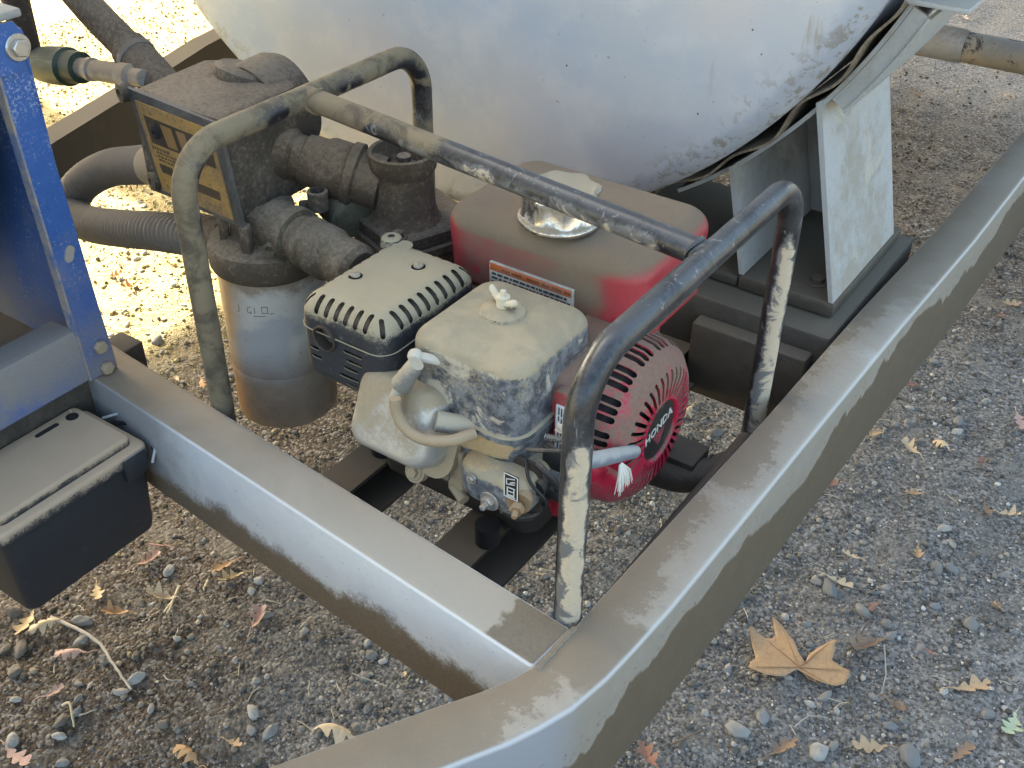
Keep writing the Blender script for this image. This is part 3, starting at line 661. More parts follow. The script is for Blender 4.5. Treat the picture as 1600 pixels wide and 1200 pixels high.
for (x, y) in ((.150,.126),(.190,.178)):
    m = MB(); m.lathe([(.0054,0),(.0052,.0018),(.0035,.003),(.001,.0032)], (x, y, mz1+.0004), (0,0,1), 18)
    m.box(x-.0030, x+.0030, y-.0007, y+.0007, mz1+.0031, mz1+.0038, .0001); m.box(x-.0007, x+.0007, y-.0030, y+.0030, mz1+.0031, mz1+.0038, .0001)
    m.build('screw', M_steel, guardm)
m = MB(); m.lathe([(.013,-.004),(.011,.004),(.0085,.006),(.004,.006),(.0035,.003)], (.130,.207,mz1-.002), (0,0,1), 22); m.build('lug', M_muff, guardm)
m = MB(); P = [(p[0], p[1], .612) for p in rrect((mx0+mx1)/2, (my0+my1)/2, (mx1-mx0)/2+.0006, (my1-my0)/2+.0006, .020, 7)]; m.tube(P, .0011, 6, False, True); m.build('seam', M_muff, guardm)
m = MB(); m.rbox(.150, .245, .10, .20, .515, .550, .02, .01); m.build('exhaust_bracket', M_block, engine)

# ---- air cleaner
ax0, ax1, ay0, ay1 = .250, .379, .082, .221
m = MB(); m.rbox(ax0, ax1, ay0, ay1, .566, .6425, .024, .0135, n=8, m=7, rb=.001, tap=(-.0025,-.0025), dome=.0025); clean = m.build('air_cleaner', M_clean, engine, 40)
m = MB(); m.loft([[(p[0], p[1], z) for p in rrect((ax0+ax1)/2, (ay0+ay1)/2, (ax1-ax0)/2+e, (ay1-ay0)/2+e, .028, 8)] for z, e in ((.562,.003),(.5605,.0055),(.563,.0062),(.567,.0058),(.5685,.0035))]); m.build('rim', M_clean, clean)
m = MB(); cxa, cya = (ax0+ax1)/2, (ay0+ay1)/2
L = []
for z, hx, hy, dx, dy in ((.5615,.071,.074,0,0),(.548,.069,.072,0,0),(.530,.062,.066,.004,-.002),(.520,.05,.06,.012,-.006),(.518,.02,.03,.014,-.006)):
    L.append([(p[0], p[1], z) for p in rrect(cxa+dx, cya+dy, hx, hy, .027, 8)])
m.loft(L); m.build('cleaner_base', M_clean, clean, 40)
m = MB(); m.rbox(.322, .403, .058, .150, .488, .535, .022, .012, n=7, rb=.018); m.build('intake_elbow', M_clean, clean, 40)
# wing nut on its boss
kx, ky, kz = .309, .160, .6440
m = MB(); m.lathe([(.0235,0),(.022,.005),(.018,.008),(.0172,.0085),(.010,.0095),(.002,.0098)], (kx,ky,kz-.001), (0,0,1), 32); m.build('knob_boss', M_clean, clean)
m = MB(); m.lathe([(.0068,0),(.0068,.0115),(.0050,.0125)], (kx,ky,kz+.008), (0,0,1), 18); m.lathe([(.0030,.010),(.0030,.0175),(.0022,.018)], (kx,ky,kz+.008), (0,0,1), 14)
for s in (1, -1):
    a = math.radians(-18); d = Vector((math.cos(a), math.sin(a), 0))*s; n_ = Vector((-d.y, d.x, 0)); L = []
    for t, hz, zc, th in ((.003,.004,.005,.0042),(.009,.0045,.006,.0040),(.014,.0055,.0085,.0036),(.0185,.0055,.0105,.0034),(.0205,.003,.0112,.0018)):
        c = Vector((kx,ky,kz+.008+zc))+d*t; L.append([tuple(c+n_*th*math.cos(q)+Vector((0,0,hz*math.sin(q)))) for q in np.linspace(0, 2*PI, 13)[:-1]])
    m.loft(L)
m.build('wing_nut', dusty('wing_nut_dusty', rgb(.05,.05,.06), .4, 0, lin('#c6bda6'), .5, .22, 40, .3), clean)
m = MB(); m.hexbolt((.3665,.0575,.506), (0,-1,0), .0072, .007, True, .007); m.build('flange_nut', M_steel, clean)
m = MB(); m.lathe([(.012,-.012),(.012,0)], (.398,.0600,.5165), (.35,-.93,0), 18); m.hexbolt((.399,.0575,.5165), (.35,-.93,0), .0068, .009, False, .008); m.build('stud_nut', M_brass, clean)
# black plate with the choke and fuel marks
pl = MB(); pl.box(.3835, .3995, .0562, .0577, .5225, .5515, .0004); plate = pl.build('marking_plate', plain('plate_black', rgb(.012,.012,.012), .4), clean)
mk = MB()
def stroke(mb, a, b, w, y=.0561): 
    a, b = Vector((a[0],0,a[1])), Vector((b[0],0,b[1])); d = (b-a).normalized(); n_ = Vector((-d.z,0,d.x))*w/2
    mb.prism([((a+n_).x,(a+n_).z),((b+n_).x,(b+n_).z),((b-n_).x,(b-n_).z),((a-n_).x,(a-n_).z)], (0,y,0), (1,0,0), (0,0,1), .0003)
px, pz = .3835, .5225
for a, b in (((.0006,.0006),(.0006,.0284)),((.0006,.0284),(.0154,.0284)),((.0154,.0284),(.0154,.0006)),((.0154,.0006),(.0006,.0006)),
             ((.003,.016),(.0125,.019)),((.003,.016),(.003,.0225)),((.003,.0225),(.0125,.0255)),((.0125,.022),(.007,.019)),
             ((.003,.0125),(.0125,.0135)),((.004,.004),(.004,.0125)),((.0115,.0045),(.0115,.0132)),((.004,.004),(.0115,.0045)),((.004,.0082),(.0115,.0088)),((.0028,.0022),(.013,.0028))):
    stroke(mk, (px+a[0], pz+a[1]), (px+b[0], pz+b[1]), .0011)
mk.build('plate_marks', plain('mark_white', rgb(.6,.6,.58), .6), clean, smooth=False)

# ---- fuel tank, label and chrome cap
m = MB(); m.rbox(.163, .411, .246, .420, .594, .684, .029, .024, n=9, m=8, rb=.010, tap=(.004,.004), dome=.005); ftank = m.build('fuel_tank', M_ftank, engine, 50)
m = MB(); m.loft([[(p[0], p[1], z) for p in rrect(.287, .333, hx, hy, .036, 9)] for z, hx, hy in ((.589,.118,.083),(.590,.122,.087),(.593,.122,.087),(.594,.118,.083))]); m.build('tank_seam', M_redp, ftank)
lb = MB(); lx0, lx1, ly, lz0, lz1 = .232, .336, .2453, .610, .6375
def lface(z): return .2445+(.676-z)*.0016
lb.box(lx0, lx1, ly-.0004, ly+.004, lz0, lz1, .0002); label_ = lb.build('warning_label', dusty('label_white', rgb(.55,.54,.50), .5, 0, rgb(.30,.26,.20), 0, .04, 25, .4, .2), ftank)
lb = MB(); lb.box(lx0+.001, lx1-.001, ly-.0007, ly, lz1-.0095, lz1-.001, .0001); lb.build('orange_band', dusty('label_orange', rgb(.52,.13,.035), .5, 0, rgb(.33,.22,.15), 0, .02, 25, .4, .2), label_)
M_ink = plain('label_ink', rgb(.05,.045,.04), .7)
def text_obj(txt, size, M4, mat, parent, name, ext=.0002, bold=0.0):
    cu = bpy.data.curves.new(name, 'FONT'); cu.body = txt; cu.size = size; cu.extrude = ext; cu.align_x = 'CENTER'; cu.align_y = 'CENTER'; cu.resolution_u = 2; cu.offset = bold
    o = bpy.data.objects.new(name, cu); COL.objects.link(o); bpy.context.view_layer.update()
    me = bpy.data.meshes.new_from_object(o.evaluated_get(bpy.context.evaluated_depsgraph_get())); bpy.data.objects.remove(o)
    me.transform(M4); base = wl(parent); me.transform(Matrix.Translation(-base)); me.materials.clear(); me.materials.append(mat); me.name = name
    o = bpy.data.objects.new(name, me); COL.objects.link(o); o.parent = parent; o['_w'] = list(base); return o
def frameM(o, ux, uy):
    ux, uy = Vector(ux).normalized(), Vector(uy).normalized(); nz = ux.cross(uy); o = Vector(o)
    return Matrix(((ux.x,uy.x,nz.x,o.x),(ux.y,uy.y,nz.y,o.y),(ux.z,uy.z,nz.z,o.z),(0,0,0,1)))
lm = MB(); random.seed(5)
for r in range(4):
    z = lz1-.0132-r*.0049; x = lx0+.003
    while x < lx1-.006:
        wd = random.uniform(.0022, .0075); lm.box(x, min(x+wd, lx1-.002), ly-.00065, ly-.0002, z-.0013, z+.0013, .00005, n=1); x += wd+random.uniform(.0009, .002)
lm.build('label_print', M_ink, label_, smooth=False)
lm = MB(); x = lx0+.016; 
for wd in (.010,.013,.0,.016,.009,.012,.008): 
    if wd: lm.box(x, x+wd, ly-.0010, ly-.0006, lz1-.0068, lz1-.0040, .00005, n=1)
    x += wd+.003
lm.build('band_print', dusty('band_ink', rgb(.20,.06,.025), .7, 0, rgb(.33,.22,.15), 0, .0, 25), label_, smooth=False)
cxp, cyp, czp = .2925, .2850, .6875
m = MB(); prof = [(.0425,0,0),(.0438,.002,0),(.0436,.0050,0),(.0415,.0075,0),(.0402,.0100,.015),(.0385,.0240,.04),(.0388,.0290,.055),(.0402,.0325,.065),(.0392,.0360,.065),(.0360,.0375,.05),(.0335,.0366,.03),(.030,.0362,.01),(.012,.0366,0),(.001,.0368,0)]
L = []
for r, h, k in prof: L.append([(cxp+r*(1+k*math.cos(8*t+.5))*math.cos(t), cyp+r*(1+k*math.cos(8*t+.5))*math.sin(t), czp+h) for t in np.linspace(0, 2*PI, 97)[:-1]])
m.loft(L); m.build('fuel_cap', M_chrome, engine, 50)

# ---- recoil starter on the right side
ry, rz = .247, .507
m = MB(); m.rbox(.352, .392, .140, .350, .425, .612, .012, .03, n=5); m.lathe([(.106,0),(.106,.035),(.100,.040)], (.352,ry,rz), (1,0,0), 56); m.build('fan_shroud', M_redp, engine)
m = MB(); m.lathe([(.0985,.392),(.0985,.400),(.0965,.404),(.0935,.408),(.0915,.424),(.0865,.433),(.0765,.4415),(.071,.4445),(.0655,.4475),(.060,.449),(.036,.4495),(.0345,.4485),(.0335,.446),(.001,.446)], (0,ry,rz), (1,0,0), 96); rec = m.build('recoil_starter', M_rec, engine, 32)
cm = MB()
for k in range(38):
    t = 2*PI*k/38; d = Vector((0, math.cos(t), math.sin(t)))
    if 195 < math.degrees(t) < 215: continue
    capsule_cutter(cm, Vector((.4485,ry,rz))+d*.0415, Vector((.4465,ry,rz))+d*.0670, .0022, (1,0,0), .004)
for t0 in (118, 140, 96, 162, 74, 52, 30):
    t = math.radians(t0); d = Vector((0, math.cos(t), math.sin(t)))
    for r_ in (-1, 0, 1):
        tt = math.radians(t0+r_*5.8); d = Vector((0, math.cos(tt), math.sin(tt)))
        a = Vector((.408,ry,rz))+d*.0935; b2 = Vector((.4285,ry,rz))+d*.0905; capsule_cutter(cm, a, b2, .0034, d, .0055)
cut(rec, cm, .0022)
m = MB(); m.lathe([(.089,.394),(.089,.420),(.07,.4365),(.001,.4375)], (0,ry,rz), (1,0,0), 48); m.build('starter_inside', M_void, rec)
m = MB(); m.lathe([(.0333,0),(.0333,.0012),(.031,.0018),(.001,.0018)], (.4455,ry,rz), (1,0,0), 56); emb = m.build('emblem_plate', dusty('emblem_dark', rgb(.022,.024,.024), .35, .2, rgb(.15,.145,.115), 0, -.10, 30, .4), rec)
ud = Vector((0,1,0)); tilt_a = math.radians(10)
M4 = frameM((.4474, ry-.002, rz+.006), (0, math.cos(tilt_a), math.sin(tilt_a)), (0, -math.sin(tilt_a), math.cos(tilt_a)))
text_obj('HONDA', .0155, M4, dusty('emblem_white', rgb(.52,.52,.50), .5, 0, rgb(.14,.13,.10), 0, .0, 90, .5), emb, 'emblem_lettering', .0002, .0004)
wg = MB()
for k in range(5):
    z0 = -.004-.0034*k; wg.prism([(-.014+.003*k, z0),(.010-.001*k, z0+.002),(.012-.002*k, z0+.0035),(-.012+.003*k, z0+.0016)], (.4474,ry,rz), (0,1,0), (0,0,1), .0003)
wg.build('emblem_red_mark', plain('emblem_red', rgb(.36,.07,.08), .5), emb, smooth=False)
# handle housing, grip and frayed rope
m = MB(); m.tube(spline([(.405,.150,.515),(.418,.165,.500),(.432,.185,.480)], 6), [.022]*6+[.020]*4+[.016]*3, 18); m.build('rope_guide', M_rec, rec)
m = MB(); m.tube([(.440,.108,.556),(.4415,.116,.5525),(.4475,.190,.5165),(.448,.196,.5135)], [.0060,.0084,.0074,.0055], 16); m.build('pull_grip', dusty('grip_grey', rgb(.17,.19,.23), .5, 0, rgb(.33,.33,.31), .5, -.02, 60, .4), rec)
rp = MB(); random.seed(3)
for k in range(60):
    a = random.uniform(-1, 1); b2 = random.uniform(-1, 1); p0 = Vector((.452, .156+.002*a, .5245+.002*b2)); p1 = p0+Vector((.006+.004*b2, .012*a-.004+.005*random.random(), -.021-.006*random.random()))
    mid = p0.lerp(p1, .5)+Vector((.002, .003*a, .002)); rp.tube([p0, mid, p1], [.0008,.0007,.0003], 5)
rp.build('frayed_rope', plain('rope_white', rgb(.66,.63,.55), .9), rec)
m = MB(); m.rbox(.376, .404, .288, .318, .600, .622, .004, .004); m.build('shroud_tab', M_redp, engine)
sl = MB(); sl.box(.3905, .4125, .1320, .1340, .480, .586, .0003); sp_ = sl.build('specification_label', plain('spec_white', rgb(.62,.62,.60), .5), engine)
sl = MB(); random.seed(9)
for k in range(6):
    x = .3935+k*.0031; z = .584
    while z > .486:
        h = random.uniform(.004, .014); sl.box(x, x+.0013, .1316, .1320, z-h, z, .00005, n=1); z -= h+random.uniform(.0015, .003)
sl.build('label_print', M_ink, sp_, smooth=False)
m = MB(); m.box(.386, .418, .1342, .150, .440, .600, .004); m.build('shroud_side', M_redp, engine)
# carburettor, levers and links between cleaner and shroud
m = MB(); m.rbox(.352, .398, .096, .150, .485, .520, .01, .006); m.lathe([(.017,0),(.017,.02),(.012,.026)], (.376,.118,.485), (0,0,-1), 20); m.build('carburettor', M_blk, engine)
m = MB(); m.tube(spline([(.398,.090,.545),(.412,.088,.540),(.418,.095,.524),(.412,.105,.508),(.400,.110,.502)], 6), .0035, 10)
m.box(.395, .420, .098, .104, .500, .512, .001); m.box(.392, .416, .108, .113, .528, .552, .001); m.tube([(.385,.09,.556),(.425,.115,.556)], .0022, 8); m.lathe([(.008,0),(.008,.012)], (.404,.094,.522), (0,-1,0), 14); m.build('linkage', M_blk, engine)
m = MB(); m.box(.402, .438, .112, .1185, .5715, .5745, .001); m.box(.404, .438, .112, .1145, .5745, .582, .001); m.build('choke_lever', dusty('lever_grey', rgb(.22,.22,.20), .6, 0, rgb(.5,.46,.37), .3, .2, 40), engine)
m = MB(); m.lathe([(.0135,0),(.0135,.024)], (.333,.100,.4005), (0,0,1), 24); m.build('rubber_mount', plain('rubber_black', rgb(.012,.012,.013), .6), engine)
m = MB(); m.lathe([(.0135,0),(.0135,.024)], (.147,.150,.4005), (0,0,1), 24); m.build('rubber_mount', plain('rubber_black', rgb(.012,.012,.013), .6), engine)
m = MB(); m.rbox(.298, .318, .078, .10, .470, .525, .004, .003); m.tube([(.305,.082,.475),(.322,.075,.470)], .006, 12); m.build('drain_bracket', M_tanm, engine)

# small fasteners, spring and wires
for k, a in enumerate((58, 148, 238, 328)):
    t = math.radians(a); m = MB(); m.hexbolt((.3915, ry+.1005*math.cos(t), rz+.1005*math.sin(t)), (1,0,0), .0048, .005); m.build('shroud_bolt', M_brass, engine)
P = [Vector((.392+.028*i/90, .112+.010*i/90+.0030*math.cos(i*.9), .5605+.0030*math.sin(i*.9))) for i in range(91)]
m = MB(); m.tube(P, .0006, 5); m.build('governor_spring', M_steel, engine)
m = MB(); m.tube(spline([(.386,.088,.545),(.40,.075,.535),(.414,.080,.515),(.408,.09,.498),(.392,.1,.49)], 8), .0018, 8); m.build('wire', plain('wire_black', rgb(.012,.012,.012), .5), engine)
m = MB(); m.tube(spline([(.372,.070,.486),(.382,.085,.470),(.388,.11,.462),(.38,.14,.47)], 8), .0028, 8); m.build('fuel_line', M_blk, engine)
m = MB(); m.rbox(.340, .4045, .0885, .0915, .486, .545, .001, .001); m.build('gasket', M_rust, engine)
m = MB(); m.hexbolt((.345,.0572,.5235), (0,-1,0), .0042, .004); m.build('cover_screw', M_steel, engine)
# ================================================================== TRANSFER PUMP, METER, FILTER, HOSES
def mat_oilydust(name, a, b2, sp=rgb(.30,.25,.19), amt=.0):
    b = NB(name); g = b.noise(700, 3, .7); g2 = b.noise(190, 4, .7); n1 = b.noise(13, 4, .6)
    c = b.mix(b.ss(b.add(b.mul(n1, .7), b.mul(g2, .3), b.mul(b.nz, .22)), .40, .72), a, b2)
    c = b.mix(b.mul(b.ss(b.add(b.mul(g2, .75), b.mul(n1, .3), b.mul(b.nz, .10)), .54-amt, .70-amt), .5), c, sp)
    c = b.mix(b.mul(b.ss(b.noise(330, 2, .5), .64, .72), .7), c, rgb(.03,.024,.018))
    return b.out(c, .92, 0, b.bump(b.add(g, b.mul(g2, 1.8)), .85, .0022))
M_oil = mat_oilydust('oily_dust', rgb(.050,.038,.026), rgb(.150,.115,.080), rgb(.23,.185,.135))
M_oilr = mat_oilydust('oily_rust_dust', rgb(.070,.047,.028), rgb(.175,.125,.080), rgb(.25,.19,.13))
M_oilt = mat_oilydust('oily_tan_dust', rgb(.085,.064,.039), rgb(.18,.140,.092))
def mat_canister():
    b = NB('filter_white_paint'); g = b.noise(600, 3, .7); n1 = b.noise(11, 4, .6, .3); n2 = b.noise(55, 5, .65)
    c = b.mix(n2, rgb(.55,.54,.50), rgb(.70,.68,.63)); c = b.mix(b.mul(b.ss(n1, .46, .62), .5), c, rgb(.27,.31,.38))
    low = b.ss(b.add(b.z, b.mul(b.math('SUBTRACT', n1, .5), .10)), .50, .42)
    lft = b.ss(b.add(b.x, b.mul(b.y, -.5), b.mul(b.math('SUBTRACT', n1, .5), .05)), -.105, -.15)
    c = b.mix(b.mul(low, .85), c, b.mix(n2, rgb(.17,.115,.06), rgb(.34,.245,.15)))
    c = b.mix(b.mul(b.math('MAXIMUM', lft, b.mul(low, lft)), .8), c, b.mix(n1, rgb(.27,.105,.028), rgb(.38,.22,.095)))
    topr = b.mul(b.ss(b.add(b.z, b.mul(b.math('SUBTRACT', n2, .5), .05)), .548, .565), .8); c = b.mix(topr, c, rgb(.25,.19,.12))
    c = b.mix(b.mul(b.ss(b.noise(240, 3, .6), .66, .70), .7), c, rgb(.10,.09,.075))
    return b.out(c, b.fmix(low, .42, .85), .15, b.bump(b.add(n2, b.mul(g, .4), b.mul(b.ss(b.noise(14, 2), .5, .6), .8)), .35, .0015))
FX, FY = -.0555, .198
filt = thing('fuel_filter', 'white rust stained canister filter hanging under a dusty brown head beside the guard', 'fuel filter', (FX, FY, .35))
m = MB(); FR = .0630
m.lathe([(.02,.349),(.045,.350),(.0535,.3535),(FR-.001,.361),(FR,.370),(FR,.432),(FR-.0008,.434),(FR,.436),(FR,.561),(FR+.001,.563),(FR+.001,.5685),(FR-.002,.570)], (FX,FY,0), (0,0,1), 64); can = m.build('canister', mat_canister(), filt, 40)
# faded print on the canister
fp = MB(); random.seed(21)
def on_can(a, z): a = math.radians(a); return Vector((FX+(FR+.0001)*math.sin(a), FY-(FR+.0001)*math.cos(a), z))
def cstroke(mb, a0, z0, a1, z1, w=.0007):
    n = 5; mb.tube([on_can(a0+(a1-a0)*i/n, z0+(z1-z0)*i/n) for i in range(n+1)], w*.6, 5)
for s in ([(-8,.5375),(-8,.5285),(-11,.5275)], [(7,.538),(3,.536),(3,.530),(7,.529),(7,.532)], [(11,.5375),(11,.529)], [(19,.5385),(19,.530),(25,.5305),(25,.539),(19,.5385)], [(9,.5255),(16,.526),(22,.5265)], [(27,.529),(31,.530)]):
    for p, q in zip(s[:-1], s[1:]): cstroke(fp, p[0]+14, p[1], q[0]+14, q[1])
fp.build('faded_print', plain('faded_ink', rgb(.13,.115,.095), .8), can)
m = MB(); m.lathe([(.064,.566),(.068,.569),(.0695,.573),(.0695,.592),(.067,.598),(.052,.602),(.040,.606),(.036,.640),(.02,.645)], (FX,FY,0), (0,0,1), 48)
for k in range(6):
    t = math.radians(k*60-70); c = Vector((FX+.047*math.cos(t), FY+.047*math.sin(t), 0)); m.box(c.x-.006, c.x+.006, c.y-.006, c.y+.006, .59, .637, .003, rot=(0,0,t))
head = m.build('filter_head', M_oilt, filt, 40)
def ribtube(p0, p1, prof, n=28, mb=None):
    """lathe along p0->p1; prof = (r, fraction)"""
    p0, p1 = Vector(p0), Vector(p1); L = (p1-p0).length; mb = mb or MB()
    return mb.lathe([(r, f*L) for r, f in prof], p0, p1-p0, n)
m = ribtube((FX+.02,FY-.004,.622), (.108,.180,.613), [(.030,0),(.030,.18),(.033,.2),(.033,.30),(.027,.31),(.027,.36),(.029,.38),(.031,.40),(.031,.47),(.0285,.49),(.0285,.52),(.031,.54),(.031,.66),(.0275,.70),(.027,.76),(.0285,.80),(.0285,.95),(.022,1)])
m.build('outlet_nipple', M_oilt, filt)
m = ribtube((FX-.045,FY,.578), (FX-.115,FY-.004,.569), [(.022,0),(.022,.3),(.026,.32),(.026,.55),(.023,.6),(.023,1)]); m.build('inlet_nipple', M_oilr, filt)
m = MB(); m.lathe([(.012,0),(.012,.022),(.0085,.023),(.0085,.012),(.001,.012)], (FX+.062,FY+.028,.640), (0,0,1), 20); m.build('vent_plug', M_oil, filt)
m = MB(); m.lathe([(.0075,0),(.0075,.004),(.004,.0045),(.0038,.001),(.001,.001)], (FX+.048,FY-.040,.615), (.5,-.85,.1), 16); m.build('bolt_boss', M_oilt, filt)

pump = thing('transfer_pump', 'brown dusty pump with an open topped round neck on a bolted square flange', 'pump', (.07, .32, .40))
PX, PY = .070, .302
m = MB(); m.lathe([(.046,.612),(.040,.620),(.0360,.634),(.0345,.674),(.0355,.678),(.0385,.682),(.0390,.700),(.0370,.702),(.0345,.700),(.0335,.684),(.030,.676),(.001,.674)], (PX,PY,0), (0,0,1), 48); m.build('neck', M_oilr, pump, 40)
m = MB(); m.tube([(PX+.006,PY-.004,.676),(PX+.0065,PY-.005,.698)], .008, 12); m.build('inner_stem', M_oil, pump)
ang = math.radians(-20)
def rbx(mb, hx, hy, z0, z1, r, rx=.063, ry=.318):
    L = []
    for z in (z0, z0+.001, z1-.002, z1):
        e = .002 if z in (z0, z1) else 0
        L.append([(rx+p[0]*math.cos(ang)-p[1]*math.sin(ang), ry+p[0]*math.sin(ang)+p[1]*math.cos(ang), z) for p in rrect(0, 0, hx-e, hy-e, r, 5)])
    return mb.loft(L)
m = MB(); rbx(m, .066, .060, .601, .617, .014); m.build('flange', M_oil, pump)
m = MB(); rbx(m, .069, .063, .588, .600, .010); m.build('gasket_plate', M_oil, pump)
for sx in (-1, 1):
    for sy in (-1, 1):
        px_, py_ = .063+.052*sx*math.cos(ang)-.046*sy*math.sin(ang), .318+.052*sx*math.sin(ang)+.046*sy*math.cos(ang)
        m = MB(); m.hexbolt((px_, py_, .6165), (0,0,1), .0072, .009); m.build('bolt', M_oilr, pump)
m = MB(); m.rbox(.005, .125, .262, .375, .405, .589, .03, .01); m.lathe([(.07,0),(.075,.01),(.075,.05),(.06,.055)], (.108,.27,.505), (1,0,0), 40); m.build('volute', M_oil, pump)
m = ribtube((-.03,.283,.628), (.028,.262,.618), [(.024,0),(.024,.25),(.028,.27),(.028,.48),(.025,.5),(.025,.6),(.029,.62),(.029,.92),(.024,.95),(.024,1)]); m.build('side_nipple', dusty('olive_fitting', rgb(.09,.085,.055), .7, .1, rgb(.17,.14,.095), .3, .05, 20), pump)
m = MB(); rbx(m, .03, .05, .400, .408, .01, .065, .32); m.build('foot', M_dark, pump)

meter = thing('fuel_meter', 'dust caked fuel flow meter with a yellow dial plate left of the guard', 'flow meter', (-.12, .21, .63))
m = MB()
body = [(-.190,.150),(-.052,.150),(-.046,.160),(-.046,.262),(-.06,.275),(-.18,.275),(-.194,.262),(-.194,.158)]
L = []
for z, e in ((.634,.006),(.638,.0),(.750,.0),(.7565,.002),(.759,.008)):
    c = Vector((-.12,.21)); L.append([(c.x+(p[0]-c.x)*(1-e/.08), c.y+(p[1]-c.y)*(1-e/.07), z+(.004 if p[1] > .2 and z > .75 else 0)) for p in body])
m.loft(L); m.lathe([(.058,0),(.061,.004),(.061,.04),(.056,.052),(.042,.060),(.01,.062)], (-.108,.252,.715), (.12,.99,.10), 40); mbody = m.build('meter_body', M_oil, meter, 40)
m = MB(); m.lathe([(.040,0),(.042,.004),(.042,.020),(.036,.025)], (-.125,.262,.740), (.1,.3,.9), 32); m.build('rear_dome', M_oil, meter)
M_yel = dusty('meter_yellow', rgb(.36,.21,.055), .6, 0, rgb(.20,.13,.065), -.1, .08, 22, .3, .14, splash=rgb(.10,.07,.04), splash_amt=-.17, splash_scale=190)
def onface(u, v, d=0.0):
    """dial plate coordinates: u to the right, v down, d outwards (plate leans a little)"""
    TL, TRr, BL, BR = Vector((-.181,.1485,.7505)), Vector((-.0615,.1485,.7445)), Vector((-.161,.1485,.6465)), Vector((-.0475,.1485,.6425))
    p = TL.lerp(TRr, u).lerp(BL.lerp(BR, u), v); return p+Vector((0,-d,0))
def fplate(poly, d0, d1, name, mat, par):
    mb = MB(); mb.loft([[tuple(onface(u, v, d0)) for u, v in poly], [tuple(onface(u, v, d1)) for u, v in poly]]); return mb.build(name, mat, par)
fplate([(-.09,-.10),(1.1,-.10),(1.1,1.06),(-.06,1.06)], -.004, .0012, 'bezel', dusty('bezel_dark', rgb(.05,.047,.043), .6, 0, rgb(.13,.115,.10), .3, .05, 20, .4), meter)
fc = fplate([(0,0),(1,0),(1,1),(0,1)], .0012, .0030, 'dial_plate', M_yel, meter)
M_win = dusty('dial_window', rgb(.035,.026,.018), .5, 0, rgb(.12,.085,.05), 0, -.05, 30, .4)
fplate([(.075,.135),(.96,.135),(.95,.43),(.075,.43)], .0030, .0036, 'counter_window', M_win, fc)
fplate([(.29,.165),(.44,.165),(.46,.40),(.32,.40)], .0036, .0040, 'counter_wheel', dusty('wheel_amber', rgb(.24,.13,.04), .5, 0, rgb(.2,.13,.07), 0, 0, 30), fc)
fplate([(.50,.165),(.62,.165),(.64,.40),(.53,.40)], .0036, .0040, 'counter_wheel', bpy.data.materials['wheel_amber'], fc)
m = MB(); m.lathe([(.008,0),(.007,.003),(.003,.004),(.001,.002)], onface(.19,.28,.0034), (0,-1,0), 16); m.build('reset_hole', M_void, fc)
fplate([(.085,.66),(.26,.66),(.27,.755),(.095,.755)], .0030, .0036, 'total_window', M_win, fc)
fplate([(.42,.71),(.90,.71),(.90,.81),(.43,.81)], .0030, .0036, 'total_window', M_win, fc)
pm = MB(); random.seed(4)
for r, (u0, u1) in enumerate(((.06,.30),(.10,.40),(.10,.38),(.10,.36))):
    u = u0; v = .485+.042*r
    while u < u1:
        du = random.uniform(.012, .04); h = .011 if r else .017
        pm.loft([[tuple(onface(a, b2, d)) for a, b2 in ((u,v-h),(u+du,v-h),(u+du,v+h),(u,v+h))] for d in (.0030,.0033)]); u += du+.014
pm.build('dial_print', plain('dial_ink', rgb(.09,.06,.03), .8), fc, smooth=False)
for (u, v) in ((-.12,-.03),(-.07,.93)):
    p = onface(u, v); m = MB(); m.lathe([(.011,0),(.011,.008),(.005,.009),(.0045,.004),(.001,.004)], (p.x-.004, p.y+.002, p.z), (-.3,-.95,0), 18); m.build('mounting_ear', M_oil, meter)
p = onface(1.02,-.04,.0012); m = MB(); m.lathe([(.0045,0),(.004,.002),(.001,.0025)], p, (0,-1,0), 12); m.build('cover_screw', M_void, meter)
# barrel union from meter to pump
m = ribtube((-.062,.240,.688), (.048,.290,.658), [(.033,0),(.031,.12),(.026,.16),(.026,.24),(.029,.26),(.030,.33),(.030,.42),(.033,.46),(.034,.50),(.034,.66),(.037,.68),(.0375,.76),(.032,.78),(.031,1)], 36); m.build('pipe_union', M_oilr, meter)

# corrugated suction hose
hose = thing('suction_hose', 'grey corrugated hose looping left behind the guard to the filter head', 'hose', (-.40, .24, .47))
cp = [(-.160,.205,.640),(-.235,.215,.628),(-.295,.232,.611),(-.355,.248,.588),(-.42,.262,.563),(-.480,.268,.532),(-.520,.264,.502),(-.527,.252,.478),(-.498,.238,.472),(-.445,.226,.482),(-.36,.212,.508),(-.27,.20,.537),(-.20,.195,.555),(-.145,.194,.567)]
pa = resample(spline(cp, 14), 430); rr = []
for i in range(430):
    d = i/429
    rr.append(.0245+(.0014*math.sin(i*2*PI/5.0) if .16 < d < .97 else .001))
M_hose = dusty('hose_grey', rgb(.13,.13,.125), .6, 0, rgb(.20,.17,.13), .45, .05, 14, .4)
m = MB(); m.tube(pa, rr, 20); m.build('corrugated_tube', M_hose, hose, 70)
m = MB(); m.tube(pa[:64], [.0268]*62+[.0262,.0252], 24); m.build('hose_cuff', M_hose, hose)

